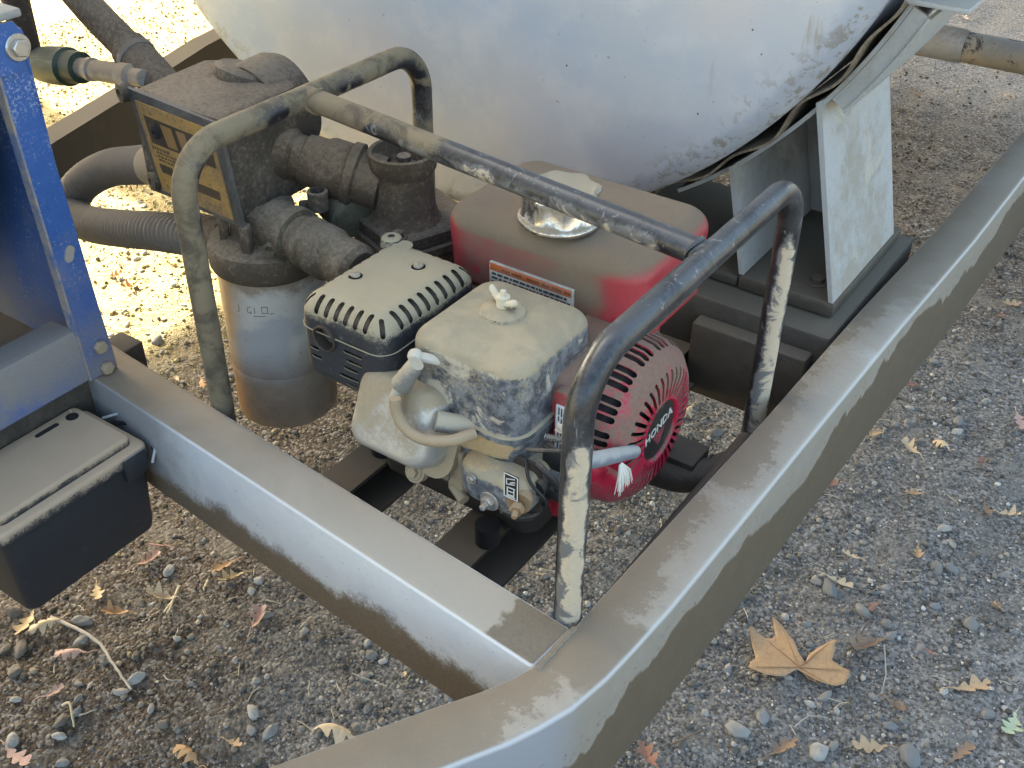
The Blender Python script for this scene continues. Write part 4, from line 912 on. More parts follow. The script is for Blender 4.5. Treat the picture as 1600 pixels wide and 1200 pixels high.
# hoses and fittings at the top left
sup = thing('supply_hose', 'dark brown rubber hose with a clamp running down into the meter top', 'hose', (-.40, .32, .70))
pa = resample(spline([(-.66,.36,.86),(-.56,.335,.795),(-.48,.322,.752),(-.40,.312,.717),(-.335,.30,.690),(-.27,.285,.668),(-.20,.262,.655)], 10), 60)
m = MB(); m.tube(pa[:38], .0215, 20); m.build('rubber_tube', M_oil, sup)
m = MB(); m.tube(pa[34:58], [.0255]*14+[.0275,.0275,.0255]+[.0245]*7, 20); m.build('hose_end', M_oil, sup)
P0 = pa[36]; ax_ = (pa[37]-pa[35]).normalized(); m = MB(); m.lathe([(.0262,-.005),(.027,-.004),(.027,.004),(.0262,.005)], P0, ax_, 28); m.box(P0.x-.030, P0.x-.020, P0.y-.028, P0.y-.012, P0.z-.024, P0.z-.008, .002); m.build('hose_clamp', dusty('clamp_steel', rgb(.25,.24,.22), .45, .6, rgb(.16,.13,.1), .3, .1, 40), sup)
valve = thing('green_valve', 'green hose coupling with a threaded silver end behind the reel', 'coupling', (-.45, .28, .68))
M_green = dusty('valve_green', rgb(.018,.045,.028), .45, 0, rgb(.08,.08,.055), .3, -.08, 25, .4)
m = ribtube((-.585,.283,.668), (-.470,.281,.687), [(.020,0),(.020,.2),(.024,.22),(.026,.45),(.026,.75),(.022,.78),(.021,1)]); m.build('coupling_body', M_green, valve)
m = ribtube((-.470,.281,.687), (-.335,.277,.703), [(.0135,0),(.0135,.12),(.0155,.13),(.0155,.20),(.013,.22)]+[(.0128+.0012*(k % 2), .24+.028*k) for k in range(14)]+[(.0125,.64),(.0155,.66),(.0155,.8),(.011,.84),(.011,1)]); m.build('threaded_end', dusty('thread_zinc', rgb(.42,.40,.36), .45, .5, rgb(.28,.22,.15), .4, .06, 40), valve)
riser = thing('riser_pipe', 'dark brown upright pipe at the top left behind the blue reel strip', 'pipe', (-.59, .283, .66))
m = MB(); m.tube(resample(fillet([(-.575,.283,1.25),(-.592,.283,.668),(-.565,.283,.6685)], .02, 6), 24), .0185, 20); m.build('pipe_tube', M_oilr, riser)

# ================================================================== HOSE REEL (blue, at the left edge)
def mat_blue():
    b = NB('reel_blue_dusty'); g = b.noise(800, 2); g2 = b.noise(280, 3, .75); n1 = b.noise(10, 4, .6, .3); n2 = b.noise(50, 5, .7)
    c = b.mix(n2, rgb(.022,.075,.26), rgb(.045,.125,.34))
    ch = b.mul(b.ss(b.add(g2, b.mul(b.ss(b.math('ABSOLUTE', b.add(b.z, -.79)), .09, .02), .07)), .60, .66), b.ss(b.noise(13, 3), .40, .58)); c = b.mix(b.mul(ch, .6), c, rgb(.42,.45,.52))
    d = b.add(b.mul(n1, .6), b.mul(b.math('SUBTRACT', g2, .5), .25), b.mul(b.math('MAXIMUM', b.nz, 0.0), .7), b.mul(b.ss(b.z, .74, .46), .30), .02); dm = b.mul(b.ss(d, .38, .72), .9)
    c = b.mix(dm, c, b.mix(g, rgb(.17,.14,.105), rgb(.30,.26,.205)))
    return b.out(c, b.fmix(dm, .38, .95), 0, b.bump(b.add(g, g2), .2, .0006))
M_blue = mat_blue()
reel = thing('hose_reel', 'blue steel hose reel with dusty frame standing on the crossmember end at the left edge', 'hose reel', (-.16, -.2, .477))
RX = -.139
m = MB(); m.prism([(-.017,.4785),(.020,.4785),(.0205,.49),(.016,.56),(.005,.80),(.004,.845),(-.002,.868),(-.027,.868),(-.0265,.80),(-.0195,.56)], (RX-.004,0,0), (0,1,0), (0,0,1), .004, .0006); m.build('upright', M_blue, reel)
m = MB(); m.loft([[(RX-.010,y-.0012,z),(RX+.0013,y-.0012,z),(RX+.0013,y+.0014,z),(RX-.010,y+.0014,z)] for y, z in ((-.0172,.480),(-.0197,.56),(-.0232,.68),(-.0267,.80),(-.027,.866))]); m.build('upright_lip', dusty('lip_dusty', rgb(.05,.12,.30), .5, 0, rgb(.30,.25,.19), .2, .14, 30), reel)
m = MB(); m.prism([(-.60,.838),(-.008,.838),(.004,.848),(.006,.872),(-.002,.884),(-.60,.905)], (RX+.0005,0,0), (0,1,0), (0,0,1), .005, .0012); m.build('top_bar', M_blue, reel)
m = MB(); m.box(RX-.05, RX+.004, -.60, .010, .885, .893, .002); m.build('top_plate', dusty('reel_plate', rgb(.3,.3,.29), .5, .2, rgb(.33,.30,.25), .5, .1, 12), reel)
m = MB(); L = []
for y in (-.70, -.4, -.2, -.0188): L.append([(RX-.045,y,.5445),(RX-.010,y,.5485),(RX-.003,y,.547),(RX,y,.541),(RX,y,.4825),(RX-.004,y,.4785),(RX-.045,y,.4785)])
m.loft(L); m.build('base_rail', M_blue, reel)
m = MB(); m.box(-.95, RX-.05, -.70, .0115, .4785, .486, .002); m.build('drip_tray', dusty('tray_rust', rgb(.16,.10,.055), .8, 0, rgb(.20,.15,.10), .2, .1, 14), reel)
m = MB(); m.prism([(-.95,.484),(RX-.006,.484),(RX-.006,.872),(-.95,.872)], (0,.012,0), (1,0,0), (0,0,1), .004, .0008); m.build('end_panel', M_blue, reel)
HC = Vector((-.415, 0, .785))
m = MB(); m.lathe([(.001,-.40),(.235,-.40),(.240,-.395),(.240,-.055),(.225,-.030),(.19,-.024),(.001,-.024)], HC, (0,1,0), 96); m.build('hose_coil', plain('coil_black_rubber', rgb(.010,.010,.011), .75), reel)
for i, (y, z, r) in enumerate(((-.004,.860,.0088),(.0035,.516,.0078),(.0055,.4845+.002,.0078))):
    m = MB(); m.hexbolt((RX+(.0055 if i == 0 else 0), y, z), (1,0,0), r, .0075, i == 0); m.build('hex_bolt', [M_steel, M_tanm, M_tanm][i], reel)
m = MB(); capsule_cutter(m, (RX+.0008,-.005,.634),(RX+.0008,-.0015,.642),.0052,(1,0,0),.0012); m.build('slot_rivet', dusty('rivet_pale', rgb(.33,.30,.30), .6, .2, rgb(.30,.26,.2), .2, .1, 60), reel)

# ================================================================== BATTERY BOX
M_box = dusty('box_black_plastic', rgb(.026,.028,.032), .40, 0, rgb(.20,.17,.135), .75, -.31, 12, .35, .12, chips=rgb(.045,.046,.048), bump=.12)
M_lid = dusty('box_lid_dusty', rgb(.03,.03,.032), .5, 0, lin('#ae977c'), 1.2, .06, 10, .5, .12)
bbox = thing('battery_box', 'black plastic battery box with a dust covered lid hung on the frame corner', 'battery box', (-.10, -.12, .31))
m = MB(); L = []
for z, t in ((.3125,.006),(.315,.002),(.325,0),(.424,-.0045)): L.append([(p[0], p[1], z) for p in rrect(-.1035, -.1165, .0525-t*1-.002, .0885-t*1-.002, .012, 5)])
m.loft(L); m.build('box_body', M_box, bbox)
lid = MB(); lid.rbox(-.157, -.0450, -.2125, -.0235, .4225, .4385, .010, .0045, rb=.002); 
lid.rbox(-.1562, -.0575, -.2015, -.0345, .437, .449, .008, .004, rb=.001); lo = lid.build('box_lid', M_lid, bbox)
cm = MB(); capsule_cutter(cm, (-.141,-.094,.449),(-.141,-.070,.449),.0032,(0,0,1),.007); cm.lathe([(.0072,-.007),(.0072,.007)], (-.139,-.050,.449), (0,0,1), 24)
c2 = cm.build('slot_opening', M_void, lo); c2.scale = (1,1,1)
for v in c2.data.vertices: v.co.z = v.co.z*1.0
m = MB(); m.lathe([(.0018,0),(.0018,.003),(.001,.0035)], (-.139,-.050,.4555), (0,0,1), 10); m.build('pin', M_steel, lo)
for v in c2.data.vertices:
    if v.co.z+wl(lo).z > .4495: v.co.z = .4494-wl(lo).z
m = MB(); m.box(-.0500, -.0425, -.060, -.030, .405, .436, .002); m.build('latch', M_box, bbox)
m = MB(); m.tube(spline([(-.125,-.022,.436),(-.095,-.006,.448),(-.065,-.004,.446),(-.046,-.014,.432),(-.042,-.026,.412)], 8), .0016, 8); m.build('cable', plain('cable_white', rgb(.45,.45,.44), .5), bbox)
m = MB(); m.tube(spline([(-.12,-.021,.430),(-.09,-.012,.437),(-.065,-.011,.435),(-.046,-.018,.424)], 8), .0022, 8); m.build('cable', plain('cable_black', rgb(.02,.02,.02), .5), bbox)
# ================================================================== LOOSE STONES, GRAVEL, LEAVES, TWIGS
LEAVES = [
    (0.802, 0.569, 62, 'tan', 'curled tan oak leaf near the lower right corner, beside the green leaf'),
    (0.863, 0.538, 50, 'green', 'pale green oak leaf at the lower right edge'),
    (0.569, 1.025, 46, 'pale', 'pale tan oak leaf right of the drawbar, left one of a touching pair'),
    (0.61, 1.064, 40, 'pale', 'pale tan oak leaf right of the drawbar, right one of a touching pair'),
    (0.503, 1.027, 40, 'tan', 'single tan oak leaf close against the outer side of the drawbar'),
    (0.705, 1.216, 44, 'pink', 'pinkish brown oak leaf at the right edge level with the starter'),
    (0.579, 0.664, 44, 'pale', 'pale oak leaf above the bluish stone, right of the big sycamore leaf'),
    (0.661, 0.78, 34, 'tan', 'small narrow tan leaf on the clear gravel right of the drawbar'),
    (0.752, 0.943, 38, 'pale', 'pale tan oak leaf with a brown neighbour near the right edge'),
    (0.72, 0.933, 26, 'brown', 'small brown leaf just left of a pale oak leaf near the right edge'),
    (0.68, 1.053, 24, 'red', 'small reddish brown leaf below the touching pale pair'),
    (0.504, 1.224, 26, 'red', 'small reddish leaf beside the outer edge of the drawbar'),
    (0.586, 1.634, 42, 'tan', 'tan oak leaf near the right edge level with the saddle plate foot'),
    (0.581, 1.569, 24, 'red', 'small red leaf just below a tan oak leaf near the right edge'),
    (0.612, 0.911, 30, 'tan', 'small tan leaf between the touching pale pair and the narrow leaf'),
    (0.494, 0.859, 24, 'red', 'small rusty leaf beside the drawbar left of the small tan leaf'),
    (0.575, 0.726, 30, 'pale', 'small pale oak leaf lying close to the lower side of the drawbar'),
    (0.657, 0.566, 52, 'brown', 'crumpled dull brown leaf just right of the big sycamore leaf'),
    (0.642, 0.641, 22, 'red', 'tiny red leaf touching a grey stone above the crumpled brown leaf'),
    (0.725, 0.483, 30, 'brown', 'small dark brown leaf below the crumpled brown leaf'),
    (0.63, 0.334, 46, 'brown', 'pale brown leaf at the bottom edge right of the drawbar'),
    (0.721, 0.402, 52, 'tan', 'tan lobed leaf at the bottom edge between two brown leaves'),
    (0.82, 0.455, 42, 'brown', 'brown leaf at the bottom edge near the right corner'),
    (0.494, 0.224, 46, 'red', 'reddish brown leaf at the bottom edge under the drawbar side'),
    (0.734, 0.606, 16, 'red', 'tiny reddish leaf fragment right of the crumpled brown leaf'),
    (0.026, 2.734, 52, 'brown', 'brown oak leaf on dark ground right of the saddle plate'),
    (0.265, 2.902, 40, 'tan', 'tan leaf on dark ground at the upper right edge below the axle'),
    (-0.066, 3.609, 40, 'pale', 'pale leaf behind the axle at the upper right'),
    (0.202, 0.905, 34, 'pale', 'pale leaf on the gravel between starter and rear guard leg'),
    (0.312, 1.2, 26, 'red', 'small reddish leaf between rear guard leg and rear crossmember'),
    (-0.346, -0.09, 50, 'yellow', 'yellow tan oak leaf by the battery box foot, left one of a pair'),
    (-0.319, -0.078, 46, 'pale', 'cream oak leaf by the battery box foot, right one of a pair'),
    (-0.249, -0.087, 44, 'pink', 'pink lobed leaf left of the long pale twig'),
    (-0.216, -0.143, 32, 'pink', 'small pink leaf below the larger pink leaf at the left'),
    (-0.173, -0.232, 50, 'pink', 'pale pink leaf in the lower left corner'),
    (-0.314, 0.007, 36, 'yellow', 'yellow tan leaf under the corner of the battery box'),
    (-0.263, -0.001, 40, 'orange', 'orange curled leaf right of the pale twig top'),
    (-0.233, 0.058, 48, 'pale', 'pale cream oak leaf beside the straw stalks'),
    (-0.204, 0.155, 40, 'orange', 'orange brown leaf, upper one of a pair near the crossmember'),
    (-0.175, 0.143, 40, 'yellow', 'yellow tan leaf, lower one of a pair near the crossmember'),
    (-0.308, 0.098, 44, 'pink', 'dull pink leaf beside the battery box side'),
    (-0.077, 0.104, 48, 'pink', 'pinkish curled oak leaf below the crossmember'),
    (0.011, -0.106, 44, 'orange', 'orange tan leaf at the bottom edge left of the drawbar'),
    (0.145, 0.021, 62, 'pale', 'large curled pale tan leaf beside the drawbar end at the bottom'),
    (0.046, -0.062, 28, 'tan', 'small tan leaf between bottom pebbles'),
    (-0.99, 0.627, 46, 'orange', 'orange leaf in the sunlit litter right of the blue strip'),
    (-1.055, 0.638, 34, 'orange', 'small orange leaf at the blue strip in sunlit litter'),
    (-0.589, 0.463, 30, 'orange', 'small orange leaf at the foot of the left guard leg'),
]
SYC = [(0.5286, 0.5319), (0.5356, 0.5313), (0.5446, 0.5293), (0.5571, 0.5216), (0.5702, 0.512), (0.5779, 0.5041), (0.5852, 0.4934), (0.596, 0.4845), (0.6, 0.4781), (0.5987, 0.4951), (0.6073, 0.5132), (0.619, 0.5331), (0.6233, 0.5329), (0.6231, 0.5254), (0.6278, 0.5157), (0.6295, 0.5014), (0.6432, 0.4973), (0.6575, 0.4958), (0.6592, 0.4895), (0.6588, 0.4744), (0.6497, 0.467), (0.6388, 0.4643), (0.626, 0.4621), (0.6137, 0.4625), (0.6002, 0.464), (0.594, 0.4637), (0.5905, 0.4511), (0.587, 0.4387), (0.5776, 0.4281), (0.5668, 0.4206), (0.5539, 0.4179), (0.5413, 0.4165), (0.541, 0.4264), (0.5381, 0.4305), (0.5419, 0.4412), (0.5385, 0.4502), (0.5259, 0.4675), (0.5106, 0.4889), (0.5125, 0.4946), (0.5237, 0.4927), (0.5347, 0.4929), (0.5433, 0.5), (0.5442, 0.5098), (0.5347, 0.5223)]
SYCC = [0.5955, 0.4693]
STONES = [(-0.137,0.163,11,'w'), (-0.131,0.142,8,'w'), (-0.273,0.105,13,'w'), (-0.144,-0.062,13,'w'), (-0.143,-0.089,10,'w'), (-0.289,-0.039,13,'g'), (-0.260,-0.065,12,'w'), (-0.183,-0.128,7,'g'), (-0.200,-0.219,13,'w'), (-0.157,-0.179,10,'w'), (-0.123,-0.202,11,'b'), (-0.088,-0.085,8,'w'), (-0.172,-0.163,12,'d'), (-0.153,0.017,8,'w'), (0.031,-0.014,15,'w'), (0.069,-0.020,13,'g'), (0.047,-0.033,10,'g'), (0.572,0.327,17,'w'), (0.631,0.627,14,'g'), (0.667,0.622,11,'g'), (0.680,0.607,11,'b'), (0.575,0.644,17,'b'), (0.768,0.688,14,'g'), (0.676,0.863,12,'w'), (0.693,0.775,13,'g'), (0.713,0.786,11,'b'), (0.571,0.559,10,'g'), (0.540,0.557,9,'w'), (0.768,0.418,18,'b'), (0.670,0.359,16,'w'), (0.588,0.365,13,'b'), (0.682,0.379,10,'b'), (0.831,0.540,12,'g'), (0.716,0.701,10,'b'), (0.612,1.163,13,'g'), (0.539,1.105,11,'g'), (0.697,0.837,10,'w'), (-0.319,-0.121,14,'d'), (-0.335,-0.133,14,'d'), (-0.291,-0.150,13,'d'), (-0.054,-0.092,10,'d'), (0.723,0.612,9,'g'), (0.081,0.160,9,'w'), (0.117,0.111,10,'g'), (0.120,0.146,8,'w'), (-0.379,-0.088,13,'d') ]
TWIGS = [
    ('long', [(-0.329, -0.062), (-0.239, -0.054), (-0.184, -0.067), (-0.131, -0.081)]),
    ('straw', [(-0.232, 0.09), (-0.194, 0.037)]),
    ('straw', [(-0.212, 0.06), (-0.199, 0.036)]),
    ('red', [(-0.339, 0.124), (-0.298, 0.14)]),
    ('straw', [(-0.189, -0.149), (-0.179, -0.143), (-0.151, -0.16)]),
    ('grey', [(-0.115, -0.039), (-0.1, -0.042), (-0.086, -0.031)]),
    ('grey', [(-0.158, -0.146), (-0.144, -0.128)]),
    ('brown', [(-0.063, 0.029), (-0.048, 0.063)]),
    ('dark', [(0.649, 0.641), (0.644, 0.571), (0.652, 0.507), (0.679, 0.445)]),
    ('grey', [(0.678, 0.581), (0.698, 0.526), (0.704, 0.491)]),
    ('brown', [(0.509, 0.258), (0.533, 0.298)]),
    ('grey', [(-0.098, 0.138), (-0.071, 0.144)]),
    ('grey', [(0.102, 0.104), (0.156, 0.112)]),
    ('straw', [(-0.201, 0.12), (-0.189, 0.101)]),
    ('grey', [(0.752, 0.561), (0.78, 0.557)]),
    ('grey', [(0.629, 0.375), (0.638, 0.4), (0.659, 0.416)]),
    ('brown', [(-0.295, 0.049), (-0.297, 0.068)]),
    ('grey', [(0.601, 1.345), (0.64, 1.334)]),
]
def ico(sub):
    bm = bmesh.new(); bmesh.ops.create_icosphere(bm, subdivisions=sub, radius=1); v = np.array([p.co[:] for p in bm.verts]); f = np.array([[q.index for q in t.verts] for t in bm.faces]); bm.free(); return v, f
def stone_proto(sub, seed, flat=.62):
    v, f = ico(sub); r = np.random.default_rng(seed); o = r.uniform(0, 50, 3); out = []
    for p in v:
        d = 1+.34*mnoise.noise(Vector(p*1.1+o))+.17*mnoise.noise(Vector(p*2.6+o)); out.append(p*d)
    out = np.array(out)*np.array([1, r.uniform(.65, .95), flat*r.uniform(.8, 1.1)])
    # a couple of broken facets
    for k in range(5):
        n = r.normal(size=3); n /= np.linalg.norm(n); h = r.uniform(.5, .85); d = out @ n; out = out-np.outer(np.maximum(d-h, 0)*.85, n)
    return out, f
def mat_stone(name, a, b2, attr=False):
    b = NB(name); n1 = b.noise(60, 4, .6); g = b.noise(500, 3, .7)
    if attr:
        q = b.n('ShaderNodeAttribute'); q.attribute_name = 'tone'; c = q.outputs['Color']
        c = b.mix(b.mul(b.math('SUBTRACT', 1.0, g), .22), c, rgb(.10,.085,.065))
    else:
        oi = b.n('ShaderNodeObjectInfo'); c = b.mix(oi.outputs['Random'], a, b2); c = b.mix(b.mul(b.ss(n1, .4, .65), .4), c, rgb(.20,.175,.14)); c = b.mix(b.mul(b.ss(g, .52, .7), .5), c, rgb(.13,.115,.095))
        c = b.mix(b.mul(b.ss(b.nz, .2, .9), .2), c, rgb(.28,.26,.22))
    return b.out(c, .88, 0, b.bump(b.add(g, n1), .4, .0012), spec=.3)
MS = {'w': mat_stone('stone_pale', rgb(.33,.315,.28), rgb(.47,.45,.40)), 'g': mat_stone('stone_grey', rgb(.16,.153,.14), rgb(.29,.275,.25)),
      'b': mat_stone('stone_bluish', rgb(.15,.155,.155), rgb(.24,.245,.24)), 'd': mat_stone('stone_dark_brown', rgb(.085,.07,.055), rgb(.14,.115,.09))}
SP = []
for k in range(10):
    v, f = stone_proto(3, 100+k); me = bpy.data.meshes.new('stone_shape'); me.from_pydata(v.tolist(), [], f.tolist()); me.polygons.foreach_set('use_smooth', [True]*len(f)); SP.append(me)
SPM = {}
def stone_mesh(k, c):
    if (k, c) not in SPM:
        me = SP[k].copy(); me.name = 'stone_shape'; me.materials.append(MS[c]); SPM[(k, c)] = me
    return SPM[(k, c)]
bpy.context.view_layer.update(); DG = bpy.context.evaluated_depsgraph_get(); CAMP = cam.matrix_world.translation.copy()
def visible(x, y):
    z = float(hfun(x, y))+.004; p = Vector((x, y, z)); d = p-CAMP
    q = cam.matrix_world.inverted() @ p
    u, v = q.x/-q.z*1695.7/800, q.y/-q.z*1695.7/600
    if abs(u) > .985 or abs(v) > .985: return False
    hit = sc.ray_cast(DG, CAMP, d.normalized(), distance=d.length-.02)
    return not hit[0]
SLAB = {0: 'whitish stone near the foot of the crossmember beside an orange leaf', 2: 'pale oblong stone under the side of the battery box', 3: 'white pebble at the lower end of the long pale twig, upper one of two',
        4: 'white pebble at the lower end of the long pale twig, lower one of two', 5: 'grey stone just right of the top of the long pale twig', 6: 'whitish stone touching the left side of the long pale twig',
        8: 'whitish stone near the lower left corner above the corner leaf', 17: 'large pale stone below the big sycamore leaf', 21: 'bluish flat stone under a pale oak leaf above the sycamore leaf', 18: 'round grey stone touching a tiny red leaf', 14: 'knobbly pale stone beside the drawbar end at the bottom'}
random.seed(12); taken = []
def put_stone(x, y, r, c, label):
    o = bpy.data.objects.new('stone', stone_mesh(random.randrange(10), c)); COL.objects.link(o)
    r *= .001; o.location = (x, y, float(hfun(x, y))+r*.22); o.scale = (r*random.uniform(.95, 1.25), r*random.uniform(.75, 1.05), r*random.uniform(.7, 1.0))
    o.rotation_euler = (random.uniform(-.25, .25), random.uniform(-.25, .25), random.uniform(0, 6.28))
    tag(o, label, 'stone', 'loose stones on the gravel'); taken.append((x, y, r))
CN = {'w': 'pale', 'g': 'grey', 'b': 'dark grey', 'd': 'dark brown'}
def glabel(x, y, c):
    reg = 'in the sunlit litter left of the guard' if x < -.5 else 'on the grey gravel right of the drawbar' if x > .60 or (x > .45 and y < -.05) else 'on the brown ground in front of the crossmember' if y < .30-.45*(x+.1) and x < .45 else 'on the gravel inside the trailer frame'
    return 'small %s stone lying loose %s' % (CN[c], reg)
for i, (x, y, r, c) in enumerate(STONES): put_stone(x, y, r*.92, c, SLAB.get(i) or glabel(x, y, c))
n = 0; tries = 0
while n < 235 and tries < 9000:
    tries += 1
    x, y = random.uniform(-1.6, 1.25), random.uniform(-.30, 2.2)
    if random.random() > (1.0 if y < 1.0 else .45): continue
    cl = mnoise.noise(Vector((x*2.2, y*2.2, 3.0)))
    if random.random() > .55+cl: continue
    if not visible(x, y): continue
    r = min(15, random.lognormvariate(math.log(5.0), .36))
    if any((x-a)**2+(y-b2)**2 < (r*.001+s)**2 for a, b2, s in taken): continue
    left = x < .15 and y < .4
    c = random.choices('wgbd', (.30,.38,.03,.29) if left else (.36,.50,.12,.02))[0]
    put_stone(x, y, r, c, glabel(x, y, c)); n += 1

# fine gravel: one object
def gravel(name, num, protos, rmin, rmax, box, fall, seed, label):
    r = np.random.default_rng(seed); V = []; F = []; C = []; off = 0
    x = r.uniform(box[0], box[1], num*3); y = r.uniform(box[2], box[3], num*3)
    keep = r.random(num*3) < np.where(y < 1.3, 1.0, np.maximum(.12, 1-(y-1.3)*fall))
    nn = np.sin(3.1*x+1.3*y)*np.sin(2.7*y-1.1*x+.8)+.6*np.sin(7.3*x-5.1*y)*np.sin(6.1*y+4.3*x)
    keep &= r.random(num*3) < np.clip(.68+.45*nn, .12, 1)
    x, y = x[keep][:num], y[keep][:num]; N = len(x)
    s = rmin*(rmax/rmin)**(r.random(N)**2.4); z = hfun(x, y)+s*.34
    pid = r.integers(0, len(protos), N); ang = r.uniform(0, 2*PI, N)
    side = 1/(1+np.exp((1.1*x+.25*y+.05+r.normal(0, .15, N))*14))
    for k, (pv, pf) in enumerate(protos):
        m_ = np.where(pid == k)[0]; n_ = len(m_); ca, sa = np.cos(ang[m_])[:,None], np.sin(ang[m_])[:,None]; sc_ = s[m_][:,None]
        vx = x[m_][:,None]+sc_*(pv[None,:,0]*ca-pv[None,:,1]*sa); vy = y[m_][:,None]+sc_*(pv[None,:,0]*sa+pv[None,:,1]*ca); vz = z[m_][:,None]+sc_*pv[None,:,2]
        V.append(np.stack([vx, vy, vz], -1).reshape(-1, 3)); F.append((pf[None]+(np.arange(n_)*len(pv))[:,None,None]+off).reshape(-1, 3)); off += n_*len(pv)
        L = np.clip(np.exp(r.normal(math.log(.20), .60, n_)), .055, .62); w_ = side[m_]*.9
        col = np.stack([L*(1.10+.04*w_), L*(1.0-.10*w_), L*(.85-.22*w_)], -1)*(1-.38*w_[:,None]); bk = np.clip((y[m_]-1.30-.15*x[m_]+r.normal(0, .12, n_))/.35, 0, 1)*np.clip((x[m_]+.5)/.4, 0, 1); col = col*(1-bk[:,None]*np.array([.50,.58,.66])); lit = np.clip((-.35-x[m_]+r.normal(0, .15, n_))/.35, 0, 1)[:,None]*(r.random((n_,1)) < .75); col = col*(1-lit)+lit*np.array([.60,.48,.22])*(.35+.65*r.random((n_,1))); bl = r.random(n_) < .15; col[bl] *= np.array([.92,.97,1.02])  # back grains darkened: shade near the tank painted into their colour
        C.append(np.repeat(np.concatenate([col, np.ones((n_,1))], 1), len(pv), 0))
    V, F, C = np.concatenate(V), np.concatenate(F), np.concatenate(C)
    me = bpy.data.meshes.new(name); me.vertices.add(len(V)); me.vertices.foreach_set('co', V.astype(np.float32).ravel())
    me.loops.add(F.size); me.loops.foreach_set('vertex_index', F.astype(np.int32).ravel()); me.polygons.add(len(F)); me.polygons.foreach_set('loop_start', (np.arange(len(F))*3).astype(np.int32)); me.polygons.foreach_set('use_smooth', np.ones(len(F), bool)); me.update(calc_edges=True)
    at = me.color_attributes.new('tone', 'FLOAT_COLOR', 'POINT'); at.data.foreach_set('color', C.astype(np.float32).ravel())
    me.materials.append(M_grav); o = bpy.data.objects.new(name, me); COL.objects.link(o); tag(o, label, kind='stuff'); return o
M_grav = mat_stone('gravel_grain', None, None, True)
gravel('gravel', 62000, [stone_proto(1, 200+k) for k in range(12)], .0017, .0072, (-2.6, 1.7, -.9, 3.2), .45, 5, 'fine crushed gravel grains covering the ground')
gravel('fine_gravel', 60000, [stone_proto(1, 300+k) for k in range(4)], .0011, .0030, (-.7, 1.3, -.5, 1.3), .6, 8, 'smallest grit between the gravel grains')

# leaves
def leafmat(name, a, b2):
    b = NB(name); oc = b.n('ShaderNodeTexCoord'); n1 = b.noise(90, 4, .65); g = b.noise(320, 3, .7); c = b.mix(n1, a, b2); c = b.mix(b.mul(b.ss(g, .55, .68), .45), c, tuple(x*.45 for x in a[:3])+(1,))
    b.bsdf.inputs['Transmission Weight'].default_value = 0
    return b.out(c, .65, 0, b.bump(b.add(n1, g), .35, .0008), spec=.3)
LM = {'tan': leafmat('leaf_tan', rgb(.40,.25,.13), rgb(.54,.38,.22)), 'pale': leafmat('leaf_pale', rgb(.52,.38,.23), rgb(.66,.52,.34)), 'orange': leafmat('leaf_orange', rgb(.40,.21,.09), rgb(.54,.34,.17)), 'pink': leafmat('leaf_pink', rgb(.44,.27,.21), rgb(.56,.38,.30)),
      'brown': leafmat('leaf_brown', rgb(.20,.125,.075), rgb(.33,.22,.14)), 'red': leafmat('leaf_red', rgb(.27,.125,.08), rgb(.38,.20,.135)), 'yellow': leafmat('leaf_yellow', rgb(.48,.34,.17), rgb(.60,.46,.26)), 'green': leafmat('leaf_green', rgb(.34,.38,.22), rgb(.48,.51,.33))}
def oak_leaf(L, curl, seed):
    """lobed leaf blade: midrib with wavy lobes each side, curled; returns verts, faces (thin solid)"""
    r = random.Random(seed); n = 46; nl = r.choice((3, 3.3, 3.6)); top = []; phase = r.uniform(-.4, .4); wd = r.uniform(.26, .34); bend = r.uniform(-.5, .5)
    rows = []
    for i in range(n+1):
        t = i/n; env = (math.sin(PI*min(1, t*.93+.05))**.75)*(.45+.75*t if t < .72 else 1.0-(t-.72)*.6)
        row = []
        for s in (-1, 1):
            lob = (.5+.5*math.cos(2*PI*nl*t+phase+s*.5))**.5; w_ = wd*env*(.20+.80*lob)*(1+.15*math.sin(7*t+seed+s))
            adv = .075*lob
            row.append((t+adv*(1 if t < .95 else 0), s*w_))
        rows.append((row[0], (row[0][0]*.5+t*.5, row[0][1]*.5), (t, 0), (row[1][0]*.5+t*.5, row[1][1]*.5), row[1]))
    V = []
    for k, row in enumerate(rows):
        for (a, c) in row:
            x = (a-.5)*L; y = c*L+bend*(a-.5)**2*L*.6; fold = abs(c)*L
            z = curl*(.9*fold**2/L*3.2+.55*((a-.5)**2)*L)+.10*fold+.012*L*math.sin(9*a+seed)*math.sin(14*c+seed)
            V.append((x, y, z))
    F = []
    for k in range(n):
        for j in range(4): a = k*5+j; F.append((a, a+1, a+6, a+5))
    V2 = [(x, y, z-.0004) for x, y, z in V]; N = len(V); F2 = [tuple(i+N for i in q[::-1]) for q in F]
    # petiole
    P = [Vector((-.5*L, bend*.25*L*.6, V[2][2])), Vector((-.66*L, bend*.25*L*.6+.03*L, .003)), Vector((-.80*L, bend*.25*L*.6+.02*L, .002))]
    mb = MB(); mb.add(V+V2, F+F2); mb.tube(P, [.0008,.0007,.0006], 6); return mb
random.seed(31)
for i, (x, y, s, c, lab) in enumerate(LEAVES):
    mb = oak_leaf(s*.001*1.0, random.uniform(.35, 1.5), i*7+3); o = mb.build('oak_leaf', LM[c], None, 60, at=(0,0,0))
    o.location = (x, y, float(hfun(x, y))+.006); o.rotation_euler = (random.uniform(-.22, .22)+(PI if random.random() < .25 else 0), random.uniform(-.22, .22), random.uniform(0, 6.28))
    if abs(o.rotation_euler.x) > 2: o.location.z += s*.00022
    tag(o, lab, 'leaf', 'fallen leaves on the gravel')
